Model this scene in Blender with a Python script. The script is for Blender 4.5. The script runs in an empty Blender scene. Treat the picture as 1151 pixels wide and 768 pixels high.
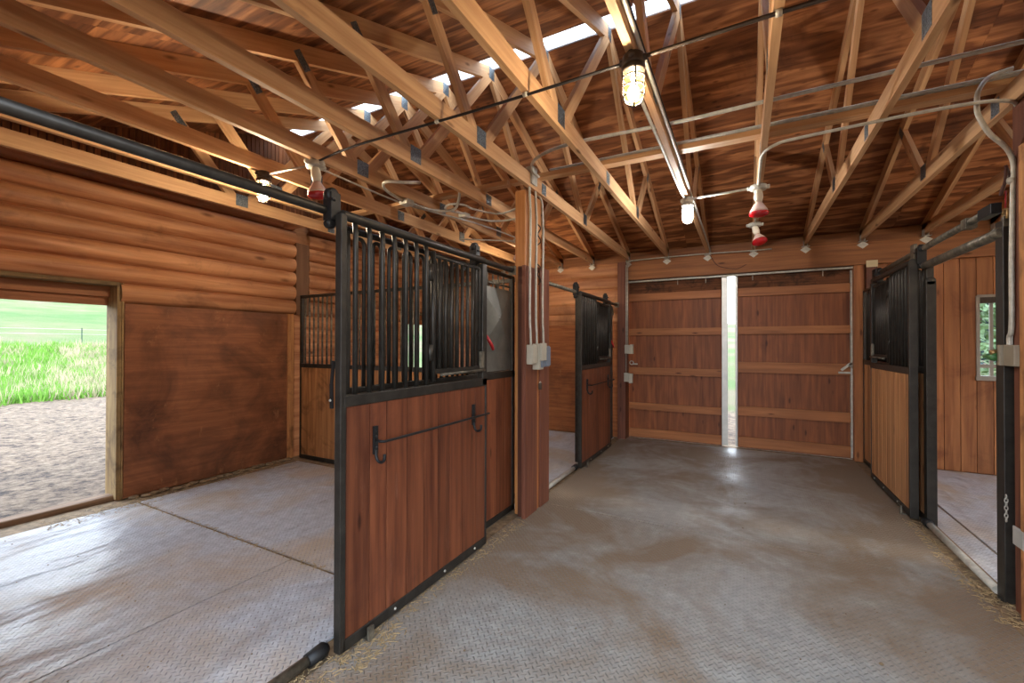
import bpy, bmesh, math, random
from mathutils import Vector, Matrix
random.seed(7)
R = math.radians
S = bpy.context.scene
COL = S.collection
PI = math.pi

# ------------------------------------------------------------------ materials
def newmat(name):
    m = bpy.data.materials.new(name); m.use_nodes = True
    nt = m.node_tree; nt.nodes.clear()
    return m, nt
def N(nt, t, **kw):
    n = nt.nodes.new(t)
    for k, v in kw.items():
        if k.startswith('i_'):
            key = k[2:]
            key = int(key) if key.isdigit() else key.replace('_', ' ')
            n.inputs[key].default_value = v
        else: setattr(n, k, v)
    return n
def L(nt, a, b, ai=0, bi=0): nt.links.new(a.outputs[ai], b.inputs[bi])
def out(nt, sh):
    o = N(nt, 'ShaderNodeOutputMaterial'); nt.links.new(sh.outputs[0], o.inputs[0])
def ramp(nt, stops):
    r = N(nt, 'ShaderNodeValToRGB'); e = r.color_ramp.elements
    e[0].position, e[0].color = stops[0][0], (*stops[0][1], 1)
    e[1].position, e[1].color = stops[-1][0], (*stops[-1][1], 1)
    for p, c in stops[1:-1]:
        x = e.new(p); x.color = (*c, 1)
    return r
def mixc(nt, mode, f=None):
    n = N(nt, 'ShaderNodeMix', data_type='RGBA', blend_type=mode)
    if f is not None: n.inputs[0].default_value = f
    return n    # inputs 0 fac, 6 A, 7 B ; output 2
def srgb(r, g, b):
    f = lambda c: (c/255/12.92) if c/255 <= .04045 else ((c/255+.055)/1.055)**2.4
    return (f(r), f(g), f(b))

def wood(name, dark, light, rough=.6, grain=(1.3, 26, 26), knots=True, wild=0., scuff=None, stain=None, bump=.15, groove=None, spec=.3, kn=((2.2, 7, 7), .05, .13)):
    m, nt = newmat(name)
    at = N(nt, 'ShaderNodeAttribute', attribute_name='gc')
    tn = N(nt, 'ShaderNodeAttribute', attribute_name='tone')
    mp = N(nt, 'ShaderNodeMapping'); mp.inputs['Scale'].default_value = grain
    L(nt, at, mp, 1, 0)
    nz = N(nt, 'ShaderNodeTexNoise', i_Scale=1., i_Detail=5., i_Roughness=.6, i_Distortion=.3 + wild)
    L(nt, mp, nz)
    rp = ramp(nt, [(.28, dark), (.5, tuple((a+b)/2 for a, b in zip(dark, light))), (.72, light)])
    L(nt, nz, rp)
    col = rp; ci = 0
    if wild > 0:      # rotary-cut plywood figure
        w = N(nt, 'ShaderNodeTexNoise', i_Scale=1., i_Detail=2.)
        mp2 = N(nt, 'ShaderNodeMapping'); mp2.inputs['Scale'].default_value = (.9, 4.5, 4.5)
        L(nt, at, mp2, 1, 0); L(nt, mp2, w)
        mu = N(nt, 'ShaderNodeMath', operation='MULTIPLY'); mu.inputs[1].default_value = 26; L(nt, w, mu)
        si = N(nt, 'ShaderNodeMath', operation='SINE'); L(nt, mu, si)
        r2 = ramp(nt, [(.3, (.5, .42, .36)), (.85, (1.08, 1.06, 1.04))])
        ad = N(nt, 'ShaderNodeMath', operation='MULTIPLY_ADD'); ad.inputs[1].default_value = .5; ad.inputs[2].default_value = .5
        L(nt, si, ad); L(nt, ad, r2)
        mx = mixc(nt, 'MULTIPLY', min(1, wild)); nt.links.new(col.outputs[ci], mx.inputs[6]); nt.links.new(r2.outputs[0], mx.inputs[7])
        col, ci = mx, 2
    if knots:
        mp3 = N(nt, 'ShaderNodeMapping'); mp3.inputs['Scale'].default_value = kn[0]; L(nt, at, mp3, 1, 0)
        vo = N(nt, 'ShaderNodeTexVoronoi', i_Scale=1.); L(nt, mp3, vo)
        kr = ramp(nt, [(kn[1], (.22, .15, .1)), (kn[2], (1, 1, 1))]); L(nt, vo, kr)
        mx = mixc(nt, 'MULTIPLY', .8); nt.links.new(col.outputs[ci], mx.inputs[6]); L(nt, kr, mx, 0, 7)
        col, ci = mx, 2
    geo = N(nt, 'ShaderNodeNewGeometry')
    if stain:         # water stains and dark weathering with shapes of their own
        sc, lo, hi, c, f = stain
        sn = N(nt, 'ShaderNodeTexNoise', i_Scale=sc, i_Detail=6., i_Roughness=.65, i_Distortion=.6); L(nt, geo, sn)
        sr = ramp(nt, [(lo, (0, 0, 0)), (hi, (1, 1, 1))]); L(nt, sn, sr)
        ml = N(nt, 'ShaderNodeMath', operation='MULTIPLY'); ml.inputs[1].default_value = f; L(nt, sr, ml)
        mx = mixc(nt, 'MIX'); nt.links.new(ml.outputs[0], mx.inputs[0]); nt.links.new(col.outputs[ci], mx.inputs[6]); mx.inputs[7].default_value = (*c, 1)
        col, ci = mx, 2
    if scuff:         # pale scratches and rubbed patches
        mp4 = N(nt, 'ShaderNodeMapping'); mp4.inputs['Scale'].default_value = scuff[1]; mp4.inputs['Rotation'].default_value = (.5, .3, .2)
        L(nt, geo, mp4)
        sn = N(nt, 'ShaderNodeTexNoise', i_Scale=3., i_Detail=8., i_Roughness=.75, i_Distortion=.4); L(nt, mp4, sn)
        sr = ramp(nt, [(.6, (0, 0, 0)), (.76, (1, 1, 1))]); L(nt, sn, sr)
        ml = N(nt, 'ShaderNodeMath', operation='MULTIPLY'); ml.inputs[1].default_value = scuff[2]; L(nt, sr, ml)
        mx = mixc(nt, 'MIX'); nt.links.new(ml.outputs[0], mx.inputs[0]); nt.links.new(col.outputs[ci], mx.inputs[6]); mx.inputs[7].default_value = (*scuff[0], 1)
        col, ci = mx, 2
    mx = mixc(nt, 'MULTIPLY', 1.); nt.links.new(col.outputs[ci], mx.inputs[6]); L(nt, tn, mx, 0, 7)
    bs = N(nt, 'ShaderNodeBsdfPrincipled', i_Roughness=rough); bs.inputs['Specular IOR Level'].default_value = spec
    nt.links.new(mx.outputs[2], bs.inputs['Base Color'])
    bp = N(nt, 'ShaderNodeBump', i_Strength=bump, i_Distance=.004)
    L(nt, nz, bp, 0, 2) if False else nt.links.new(nz.outputs[0], bp.inputs['Height'])
    nt.links.new(bp.outputs[0], bs.inputs['Normal'])
    out(nt, bs); return m

def plain(name, c, rough=.5, metal=0., var=.25, scale=9., bump=.0, c2=None, spec=.5):
    m, nt = newmat(name)
    geo = N(nt, 'ShaderNodeTexCoord')
    nz = N(nt, 'ShaderNodeTexNoise', i_Scale=scale, i_Detail=5., i_Roughness=.6); nt.links.new(geo.outputs['Object'], nz.inputs[0])
    a = tuple(x*(1-var) for x in c); b = c2 or tuple(min(1, x*(1+var)) for x in c)
    rp = ramp(nt, [(.35, a), (.7, b)]); L(nt, nz, rp)
    bs = N(nt, 'ShaderNodeBsdfPrincipled', i_Roughness=rough, i_Metallic=metal); bs.inputs['Specular IOR Level'].default_value = spec
    L(nt, rp, bs)
    if bump:
        bp = N(nt, 'ShaderNodeBump', i_Strength=bump, i_Distance=.01); nt.links.new(nz.outputs[0], bp.inputs['Height']); nt.links.new(bp.outputs[0], bs.inputs['Normal'])
    out(nt, bs); return m

def emit(name, c, s):
    m, nt = newmat(name); e = N(nt, 'ShaderNodeEmission', i_Strength=s); e.inputs[0].default_value = (*c, 1); out(nt, e); return m

def jar_mat(name, c, s):
    m, nt = newmat(name)
    tr = N(nt, 'ShaderNodeBsdfTransparent'); tr.inputs[0].default_value = (1, .94, .84, 1) if c[2] < .6 else (1, 1, 1, 1)
    em = N(nt, 'ShaderNodeEmission', i_Strength=s); em.inputs[0].default_value = (*c, 1)
    gl = N(nt, 'ShaderNodeBsdfGlossy', i_Roughness=.1)
    a = N(nt, 'ShaderNodeMixShader', i_0=.08); L(nt, tr, a, 0, 1); L(nt, gl, a, 0, 2)
    b = N(nt, 'ShaderNodeAddShader'); L(nt, a, b, 0, 0); L(nt, em, b, 0, 1)
    out(nt, b); return m

def rubber(name, base, dust, dust_amt, seed=0., tread=.3, edge=0., ripple=.02):
    """stable mat with a raised diamond-plate tread"""
    m, nt = newmat(name)
    geo = N(nt, 'ShaderNodeNewGeometry')
    mp = N(nt, 'ShaderNodeMapping'); mp.inputs['Scale'].default_value = (36, 36, 0); mp.inputs['Rotation'].default_value = (0, 0, R(45)); nt.links.new(geo.outputs['Position'], mp.inputs[0])
    sp = N(nt, 'ShaderNodeSeparateXYZ'); L(nt, mp, sp)
    def mth(op, a, b=None, c=None):
        n = N(nt, 'ShaderNodeMath', operation=op)
        for i, v in enumerate((a, b, c)):
            if v is None: continue
            if isinstance(v, (int, float)): n.inputs[i].default_value = v
            else: nt.links.new(v, n.inputs[i])
        return n.outputs[0]
    X, Y = sp.outputs[0], sp.outputs[1]
    fx = mth('SUBTRACT', mth('FRACT', X), .5); fy = mth('SUBTRACT', mth('FRACT', Y), .5)
    par = mth('MODULO', mth('ADD', mth('ABSOLUTE', mth('FLOOR', X)), mth('ABSOLUTE', mth('FLOOR', Y))), 2.)
    def ell(a, b, wa, wb):
        d = mth('SQRT', mth('ADD', mth('POWER', mth('DIVIDE', a, wa), 2.), mth('POWER', mth('DIVIDE', b, wb), 2.)))
        return mth('MAXIMUM', mth('SUBTRACT', 1., d), 0.)
    e1 = ell(fx, fy, .52, .15); e2 = ell(fx, fy, .15, .52)
    h = mth('ADD', mth('MULTIPLY', e1, par), mth('MULTIPLY', e2, mth('SUBTRACT', 1., par)))
    h = mth('MINIMUM', mth('MULTIPLY', h, 2.2), 1.)
    n1 = N(nt, 'ShaderNodeTexNoise', i_Scale=1.1, i_Detail=7., i_Roughness=.62, i_Distortion=.5)
    off = N(nt, 'ShaderNodeMapping'); off.inputs['Location'].default_value = (seed, seed*1.7, 0); nt.links.new(geo.outputs['Position'], off.inputs[0]); L(nt, off, n1)
    n2 = N(nt, 'ShaderNodeTexNoise', i_Scale=14., i_Detail=6., i_Roughness=.7); L(nt, off, n2)
    px = N(nt, 'ShaderNodeSeparateXYZ'); nt.links.new(geo.outputs['Position'], px.inputs[0])
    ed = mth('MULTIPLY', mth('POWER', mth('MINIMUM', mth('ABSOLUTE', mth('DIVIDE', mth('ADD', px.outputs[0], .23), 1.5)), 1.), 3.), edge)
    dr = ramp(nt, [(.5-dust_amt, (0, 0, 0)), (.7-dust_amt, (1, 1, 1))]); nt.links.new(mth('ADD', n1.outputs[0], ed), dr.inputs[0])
    r2 = ramp(nt, [(.3, tuple(x*.72 for x in base)), (.7, tuple(x*1.18 for x in base))]); L(nt, n2, r2)
    # dust lies between the raised treads
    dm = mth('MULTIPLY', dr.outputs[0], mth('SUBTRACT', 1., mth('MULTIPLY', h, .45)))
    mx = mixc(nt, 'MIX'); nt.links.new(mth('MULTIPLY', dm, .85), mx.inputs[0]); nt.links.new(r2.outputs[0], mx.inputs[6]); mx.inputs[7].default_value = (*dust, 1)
    tm = mixc(nt, 'MULTIPLY'); nt.links.new(mth('MULTIPLY', h, tread), tm.inputs[0]); nt.links.new(mx.outputs[2], tm.inputs[6]); tm.inputs[7].default_value = (.25, .25, .27, 1)
    bs = N(nt, 'ShaderNodeBsdfPrincipled'); bs.inputs['Specular IOR Level'].default_value = .55
    nt.links.new(tm.outputs[2], bs.inputs[0])
    nt.links.new(mth('ADD', mth('MULTIPLY', dr.outputs[0], .3), mth('MULTIPLY_ADD', n2.outputs[0], .2, .26)), bs.inputs['Roughness'])
    hh = mth('ADD', h, mth('MULTIPLY', n2.outputs[0], .5))
    wm = N(nt, 'ShaderNodeMapping'); wm.inputs['Scale'].default_value = (3.2, 1.3, 1); wm.inputs['Rotation'].default_value = (0, 0, R(20)); nt.links.new(geo.outputs['Position'], wm.inputs[0])
    wn = N(nt, 'ShaderNodeTexNoise', i_Scale=1., i_Detail=3., i_Roughness=.5); L(nt, wm, wn)
    b0 = N(nt, 'ShaderNodeBump', i_Strength=1., i_Distance=ripple); nt.links.new(wn.outputs[0], b0.inputs['Height'])
    bp = N(nt, 'ShaderNodeBump', i_Strength=.9, i_Distance=.006); nt.links.new(hh, bp.inputs['Height']); nt.links.new(b0.outputs[0], bp.inputs['Normal']); nt.links.new(bp.outputs[0], bs.inputs['Normal'])
    out(nt, bs); return m

MT = {}
MT['truss'] = wood('truss_pine', srgb(178, 132, 90), srgb(216, 174, 128), .62)
MT['sheath'] = wood('roof_plywood', srgb(112, 66, 40), srgb(192, 132, 84), .6, grain=(1.4, 14, 14), wild=1., stain=(1.5, .58, .72, srgb(66, 36, 24), .75), kn=((4.5, 11, 11), .05, .17))
MT['log'] = wood('log_siding', srgb(144, 86, 52), srgb(210, 152, 106), .5, kn=((1.6, 5, 5), .06, .15), grain=(.8, 13, 13), stain=(2.4, .56, .76, srgb(88, 54, 36), .6), scuff=(srgb(226, 176, 120), (1.2, .8, 1.5), .35))
MT['gable'] = wood('gable_ply', srgb(92, 54, 30), srgb(150, 92, 52), .7, grain=(1.5, 40, 40), knots=False)
MT['kick'] = wood('kick_plywood', srgb(122, 76, 50), srgb(156, 100, 66), .5, grain=(2., 30, 30), knots=False, scuff=(srgb(214, 160, 110), (.8, 2.6, 1.5), .5), stain=(1.6, .45, .68, srgb(72, 46, 34), .8))
MT['kick2'] = wood('kick_plywood_pale', srgb(122, 70, 40), srgb(172, 108, 62), .6, grain=(2., 30, 30), knots=False, scuff=(srgb(216, 170, 118), (1.2, 2.2, 1.), .5), stain=(1.4, .5, .7, srgb(86, 58, 40), .7))
MT['redboard'] = wood('red_stained_plank', srgb(82, 42, 26), srgb(134, 78, 50), .45, grain=(1.1, 22, 22), scuff=(srgb(180, 130, 104), (5, 5, .7), .3), stain=(2.2, .55, .75, srgb(70, 34, 24), .6))
MT['tanboard'] = wood('tan_plank', srgb(158, 106, 66), srgb(206, 154, 106), .5, grain=(1.1, 20, 20))
MT['door'] = wood('barn_door_ply', srgb(104, 56, 30), srgb(152, 90, 50), .5, grain=(1.2, 22, 22), wild=.25, stain=(1.8, .6, .75, srgb(70, 36, 22), .5))
MT['batten'] = wood('door_batten', srgb(128, 78, 44), srgb(176, 114, 68), .5, grain=(1.2, 20, 20))
MT['rough'] = wood('rough_soffit', srgb(60, 38, 26), srgb(128, 80, 50), .8, grain=(1.5, 40, 40), knots=False, stain=(6., .5, .65, srgb(44, 30, 22), .8))
MT['beam'] = wood('header_beam', srgb(116, 72, 42), srgb(164, 108, 64), .55, grain=(1.1, 20, 20))
MT['post'] = wood('post_pine', srgb(160, 100, 54), srgb(206, 146, 88), .55)
MT['postboard'] = wood('post_board', srgb(82, 46, 34), srgb(124, 76, 56), .5)
MT['plank'] = wood('end_wall_plank', srgb(124, 74, 42), srgb(184, 122, 74), .5, grain=(1., 18, 18), stain=(1.8, .52, .66, srgb(112, 62, 34), .7))
MT['oldwood'] = wood('grey_jamb', srgb(112, 88, 60), srgb(176, 148, 100), .7, stain=(5., .5, .7, srgb(80, 60, 44), .7))
MT['sillwood'] = wood('sill', srgb(92, 70, 52), srgb(150, 122, 96), .8)
MT['partboard'] = wood('partition_plank', srgb(136, 88, 52), srgb(204, 146, 92), .6, stain=(3., .52, .7, srgb(72, 46, 32), .8))
MT['black'] = plain('black_steel', srgb(54, 51, 46), .42, .5, .3, 14)
MT['blackd'] = plain('black_iron', srgb(28, 28, 28), .5, .3, .3, 20)
MT['rail'] = plain('dusty_steel_rail', srgb(84, 80, 70), .5, .4, .3, 20, c2=srgb(128, 120, 104))
MT['sheet'] = plain('grey_sheet_steel', srgb(122, 122, 116), .36, .5, .3, 4)
MT['galv'] = plain('galvanised', srgb(184, 180, 168), .5, .35, .18, 25)
MT['gang'] = plain('gang_nail_plate', srgb(120, 128, 132), .4, .9, .45, 90, bump=.8)
MT['alum'] = plain('white_metal', srgb(196, 196, 190), .35, .3, .1, 8)
MT['greybox'] = plain('grey_plastic', srgb(172, 166, 150), .5, 0, .08, 6)
MT['olivebox'] = plain('olive_box', srgb(136, 126, 108), .5, 0, .1, 6)
MT['greybox2'] = plain('blue_grey_plastic', srgb(112, 122, 136), .4, 0, .1, 6)
MT['white'] = plain('ceramic', srgb(214, 204, 184), .35, 0, .08, 9)
MT['red'] = plain('red_grip', srgb(170, 30, 34), .35, 0, .15, 9)
MT['redglass'] = plain('red_glass', srgb(176, 22, 30), .12, 0, .25, 6, spec=.8)
MT['frost'] = plain('frosted_bulb', srgb(214, 184, 172), .2, 0, .08, 8, spec=.7)
MT['darkmetal'] = plain('dark_cast_metal', srgb(72, 60, 50), .5, .5, .3, 12)
MT['cable'] = plain('black_cable', srgb(38, 34, 32), .55, 0, .2, 20)
MT['yellow'] = plain('pale_card', srgb(206, 190, 150), .6, 0, .1, 9)
MT['vinyl'] = plain('grey_window_frame', srgb(150, 142, 128), .5, 0, .1, 9)
MT['rope'] = plain('brown_leather', srgb(78, 44, 34), .7, 0, .3, 30)
MT['brass'] = plain('brass', srgb(170, 140, 96), .35, .8, .2, 20)
MT['green'] = plain('green_plastic', srgb(60, 110, 60), .45, 0, .15, 20)
MT['slab'] = plain('dirt_slab', srgb(142, 120, 92), .9, 0, .4, 18, bump=.5)
MT['straw'] = plain('straw', srgb(172, 148, 108), .8, 0, .35, 30)
MT['mat_stall'] = rubber('rubber_mat_stall', srgb(194, 198, 204), srgb(186, 166, 140), .05, 3., .4, 0., .09)
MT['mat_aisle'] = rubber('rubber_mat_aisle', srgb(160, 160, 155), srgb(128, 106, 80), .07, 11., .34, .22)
MT['tpost'] = plain('green_steel_post', srgb(44, 78, 60), .5, .2, .2, 5)
MT['tape'] = plain('white_tape', srgb(226, 226, 220), .5, 0, .05, 5)
MT['bark'] = plain('bark', srgb(82, 66, 54), .9, 0, .3, 4)
MT['needle'] = plain('blue_green_needles', srgb(62, 84, 94), .7, 0, .35, 3)
MT['leaf'] = plain('leaf_green', srgb(136, 160, 120), .6, 0, .35, 3)

def glow_panel():
    m, nt = newmat('skylight_panel')
    tl = N(nt, 'ShaderNodeBsdfTranslucent'); tl.inputs[0].default_value = (.95, .96, .94, 1)
    tp = N(nt, 'ShaderNodeBsdfTransparent'); tp.inputs[0].default_value = (.95, .96, .96, 1)
    mx = N(nt, 'ShaderNodeMixShader', i_0=.5); L(nt, tl, mx, 0, 1); L(nt, tp, mx, 0, 2); out(nt, mx); return m
MT['skylight'] = glow_panel()
def pane():
    m, nt = newmat('window_glass')
    tp = N(nt, 'ShaderNodeBsdfTransparent'); tp.inputs[0].default_value = (.93, .96, .95, 1)
    gl = N(nt, 'ShaderNodeBsdfGlossy', i_Roughness=.03)
    mx = N(nt, 'ShaderNodeMixShader', i_0=.06); L(nt, tp, mx, 0, 1); L(nt, gl, mx, 0, 2); out(nt, mx); return m
MT['pane'] = pane()
def terrain_mat():
    m, nt = newmat('paddock')
    geo = N(nt, 'ShaderNodeNewGeometry'); sp = N(nt, 'ShaderNodeSeparateXYZ'); nt.links.new(geo.outputs['Position'], sp.inputs[0])
    n = N(nt, 'ShaderNodeTexNoise', i_Scale=.9, i_Detail=6., i_Roughness=.7); nt.links.new(geo.outputs['Position'], n.inputs[0])
    nf = N(nt, 'ShaderNodeTexNoise', i_Scale=9., i_Detail=8., i_Roughness=.75); nt.links.new(geo.outputs['Position'], nf.inputs[0])
    nb = N(nt, 'ShaderNodeTexNoise', i_Scale=.12, i_Detail=4., i_Roughness=.6); nt.links.new(geo.outputs['Position'], nb.inputs[0])
    dirt = ramp(nt, [(.38, srgb(58, 46, 38)), (.5, srgb(124, 104, 84)), (.64, srgb(158, 138, 114))]); L(nt, nf, dirt)
    gr = ramp(nt, [(.36, srgb(72, 104, 42)), (.5, srgb(100, 108, 62)), (.6, srgb(122, 102, 84))]); L(nt, nb, gr)
    a = N(nt, 'ShaderNodeMath', operation='MULTIPLY_ADD'); a.inputs[1].default_value = 2.4; nt.links.new(n.outputs[0], a.inputs[0]); nt.links.new(sp.outputs[0], a.inputs[2])
    mr = N(nt, 'ShaderNodeMapRange'); mr.inputs[1].default_value = -16.2; mr.inputs[2].default_value = -16.8; nt.links.new(a.outputs[0], mr.inputs[0])
    b = N(nt, 'ShaderNodeMapRange'); b.inputs[1].default_value = 11.; b.inputs[2].default_value = 12.; nt.links.new(sp.outputs[1], b.inputs[0])
    mxx = N(nt, 'ShaderNodeMath', operation='MAXIMUM'); L(nt, mr, mxx, 0, 0); L(nt, b, mxx, 0, 1)
    mx = mixc(nt, 'MIX'); nt.links.new(mxx.outputs[0], mx.inputs[0]); L(nt, dirt, mx, 0, 6); L(nt, gr, mx, 0, 7)
    bs = N(nt, 'ShaderNodeBsdfPrincipled', i_Roughness=.95); nt.links.new(mx.outputs[2], bs.inputs[0])
    bp = N(nt, 'ShaderNodeBump', i_Strength=1., i_Distance=.09); nt.links.new(nf.outputs[0], bp.inputs['Height']); nt.links.new(bp.outputs[0], bs.inputs['Normal'])
    out(nt, bs); return m
MT['terrain'] = terrain_mat()
def grass_mat(name, c):
    m, nt = newmat(name)
    at = N(nt, 'ShaderNodeAttribute', attribute_name='tone')
    mx = mixc(nt, 'MULTIPLY', 1.); mx.inputs[6].default_value = (*c, 1); L(nt, at, mx, 0, 7)
    d = N(nt, 'ShaderNodeBsdfDiffuse'); t = N(nt, 'ShaderNodeBsdfTranslucent')
    nt.links.new(mx.outputs[2], d.inputs[0]); nt.links.new(mx.outputs[2], t.inputs[0])
    s = N(nt, 'ShaderNodeMixShader', i_0=.35); L(nt, d, s, 0, 1); L(nt, t, s, 0, 2); out(nt, s); return m
MT['grass'] = grass_mat('green_grass', srgb(116, 160, 70)); MT['drygrass'] = grass_mat('dry_grass', srgb(178, 166, 138))

# ------------------------------------------------------------------ mesh builder
class M:
    def __init__(s): s.v = []; s.f = []; s.g = []; s.t = []; s.mi = []; s.sm = []
    def _add(s, vs, fs, gs, tone=1., mi=0, smooth=False):
        o = len(s.v); s.v += [tuple(v) for v in vs]; s.g += [tuple(g) for g in gs]; s.t += [tone]*len(vs)
        for f in fs: s.f.append([i+o for i in f]); s.mi.append(mi); s.sm.append(smooth)
    def bar(s, p0, p1, w, d, up=(0, 0, 1), tone=None, mi=0):
        """stick from p0 to p1; d along 'up', w across; grain follows its length"""
        p0, p1 = Vector(p0), Vector(p1); a = (p1-p0); ln = a.length; a.normalize()
        u = Vector(up); u = (u-a*u.dot(a)).normalized(); sd = a.cross(u)
        off = Vector((random.uniform(0, 90), random.uniform(0, 90), random.uniform(0, 90)))
        if tone is None: tone = random.uniform(.86, 1.1)
        vs = []; gs = []
        for t in (0, 1):
            for cx, cy in ((-1, -1), (1, -1), (1, 1), (-1, 1)):
                vs.append(p0+a*ln*t+sd*(cx*w/2)+u*(cy*d/2)); gs.append(off+Vector((ln*t, cx*w/2, cy*d/2)))
        fs = [(0, 1, 2, 3)[::-1], (4, 5, 6, 7), (0, 1, 5, 4), (1, 2, 6, 5), (2, 3, 7, 6), (3, 0, 4, 7)]
        fs = [tuple(reversed(f)) for f in fs] if (sd.cross(u)).dot(a) < 0 else fs
        s._add(vs, fs, gs, tone, mi); return s
    def box(s, lo, hi, ax=2, tone=None, mi=0):
        lo, hi = Vector(lo), Vector(hi); c = (lo+hi)/2; e = hi-lo
        p0 = c.copy(); p1 = c.copy(); p0[ax] = lo[ax]; p1[ax] = hi[ax]
        up = (0, 0, 1) if ax != 2 else (0, 1, 0)
        d = e[2] if ax != 2 else e[1]; w = e[1] if ax == 0 else e[0]
        return s.bar(p0, p1, w, d, up, tone, mi)
    def tube(s, pts, r, n=10, mi=0, cap=True, tone=1.):
        pts = [Vector(p) for p in pts]; rings = []; ln = 0
        up = None
        for i, p in enumerate(pts):
            a = (pts[min(i+1, len(pts)-1)]-pts[max(i-1, 0)]).normalized()
            if up is None: up = Vector((0, 0, 1)) if abs(a.z) < .9 else Vector((0, 1, 0))
            u = (up-a*up.dot(a)).normalized(); v = a.cross(u); up = u
            if i: ln += (p-pts[i-1]).length
            rr = r[i] if isinstance(r, (list, tuple)) else r
            rings.append([(p+(u*math.cos(k*2*PI/n)+v*math.sin(k*2*PI/n))*rr, (ln, rr*math.cos(k*2*PI/n), rr*math.sin(k*2*PI/n))) for k in range(n)])
        vs = [q[0] for rg in rings for q in rg]; gs = [q[1] for rg in rings for q in rg]; fs = []
        for i in range(len(pts)-1):
            for k in range(n):
                fs.append((i*n+k, i*n+(k+1) % n, (i+1)*n+(k+1) % n, (i+1)*n+k))
        s._add(vs, fs, gs, tone, mi, True)
        if cap:
            o = len(s.v)-len(vs)
            s.f.append([o+k for k in reversed(range(n))]); s.mi.append(mi); s.sm.append(False)
            s.f.append([o+(len(pts)-1)*n+k for k in range(n)]); s.mi.append(mi); s.sm.append(False)
        return s
    def lathe(s, c, prof, n=16, ax=(0, 0, 1), mi=0):
        c = Vector(c); a = Vector(ax).normalized(); u = Vector((1, 0, 0)) if abs(a.x) < .9 else Vector((0, 1, 0)); u = (u-a*u.dot(a)).normalized(); v = a.cross(u)
        vs = []; gs = []; fs = []
        for (r, h) in prof:
            for k in range(n):
                q = c+a*h+(u*math.cos(k*2*PI/n)+v*math.sin(k*2*PI/n))*max(r, .0004); vs.append(q); gs.append((h, r*k/n, 0))
        for i in range(len(prof)-1):
            for k in range(n): fs.append((i*n+k, i*n+(k+1) % n, (i+1)*n+(k+1) % n, (i+1)*n+k))
        fs.append(tuple(reversed(range(n)))); fs.append(tuple((len(prof)-1)*n+k for k in range(n)))
        s._add(vs, fs, gs, 1., mi, True); return s
    def quad(s, a, b, c, d, g=None, tone=1., mi=0):
        s._add([a, b, c, d], [(0, 1, 2, 3)], g or [a, b, c, d], tone, mi); return s
    def build(s, name, mat, parent=None, loc=None, bevel=0):
        me = bpy.data.meshes.new(name)
        L0 = Vector(loc) if loc is not None else Vector((0, 0, 0))
        me.from_pydata([Vector(v)-L0 for v in s.v], [], s.f); me.update()
        for m in (mat if isinstance(mat, (list, tuple)) else [mat]): me.materials.append(m)
        a = me.attributes.new('gc', 'FLOAT_VECTOR', 'POINT'); a.data.foreach_set('vector', [x for g in s.g for x in g])
        t = me.attributes.new('tone', 'FLOAT', 'POINT'); t.data.foreach_set('value', s.t)
        me.polygons.foreach_set('material_index', s.mi); me.polygons.foreach_set('use_smooth', s.sm)
        o = bpy.data.objects.new(name, me); COL.objects.link(o)
        if parent is not None: o.parent = parent
        if loc is not None: o.location = loc
        if bevel:
            b = o.modifiers.new('edge', 'BEVEL'); b.width = bevel; b.segments = 2; b.limit_method = 'ANGLE'
        return o
def tag(o, label=None, cat=None, group=None, kind=None):
    if label: o['label'] = label
    if cat: o['category'] = cat
    if group: o['group'] = group
    if kind: o['kind'] = kind
    return o
def thing(name, loc, label, cat, group=None):
    o = bpy.data.objects.new(name, None); COL.objects.link(o); o.location = loc; o.empty_display_size = .1
    return tag(o, label, cat, group)
def struct(name, m, mat, parent=None, bevel=0):
    return tag(m.build(name, mat, parent, bevel=bevel), kind='structure')
def kids(o): return [c for c in COL.objects if c.parent == o]
def copy_tree(o, loc=None, parent=None):
    c = o.copy(); COL.objects.link(c)
    if parent is not None: c.parent = parent
    if loc is not None: c.location = loc
    for k in kids(o): copy_tree(k, None, c)
    return c
def arc(c, r, a0, a1, n, e1, e2):
    c, e1, e2 = Vector(c), Vector(e1), Vector(e2)
    return [c+e1*r*math.cos(a0+(a1-a0)*i/n)+e2*r*math.sin(a0+(a1-a0)*i/n) for i in range(n+1)]
def smooth_path(pts, k=6):
    p = [Vector(q) for q in pts]; res = []
    for i in range(len(p)-1):
        a, b, c, d = p[max(i-1, 0)], p[i], p[i+1], p[min(i+2, len(p)-1)]
        for j in range(k):
            t = j/k
            res.append(.5*((2*b)+(c-a)*t+(2*a-5*b+4*c-d)*t*t+(3*b-a-3*c+d)*t**3))
    res.append(p[-1]); return res

# ------------------------------------------------------------------ key dimensions (m)
XW = -5.34          # inner face of the left log wall
YF, YN = 7.1, .25   # far and near eave walls
XR = 4.95
ZC = 2.87           # underside of the truss bottom chords
SL = .375; YRIDGE = 3.70; DCH = .12
def zroof(y):       # underside of the roof sheathing
    return 3.0+SL*((7.13-y) if y > YRIDGE else (y-.27))

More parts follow.
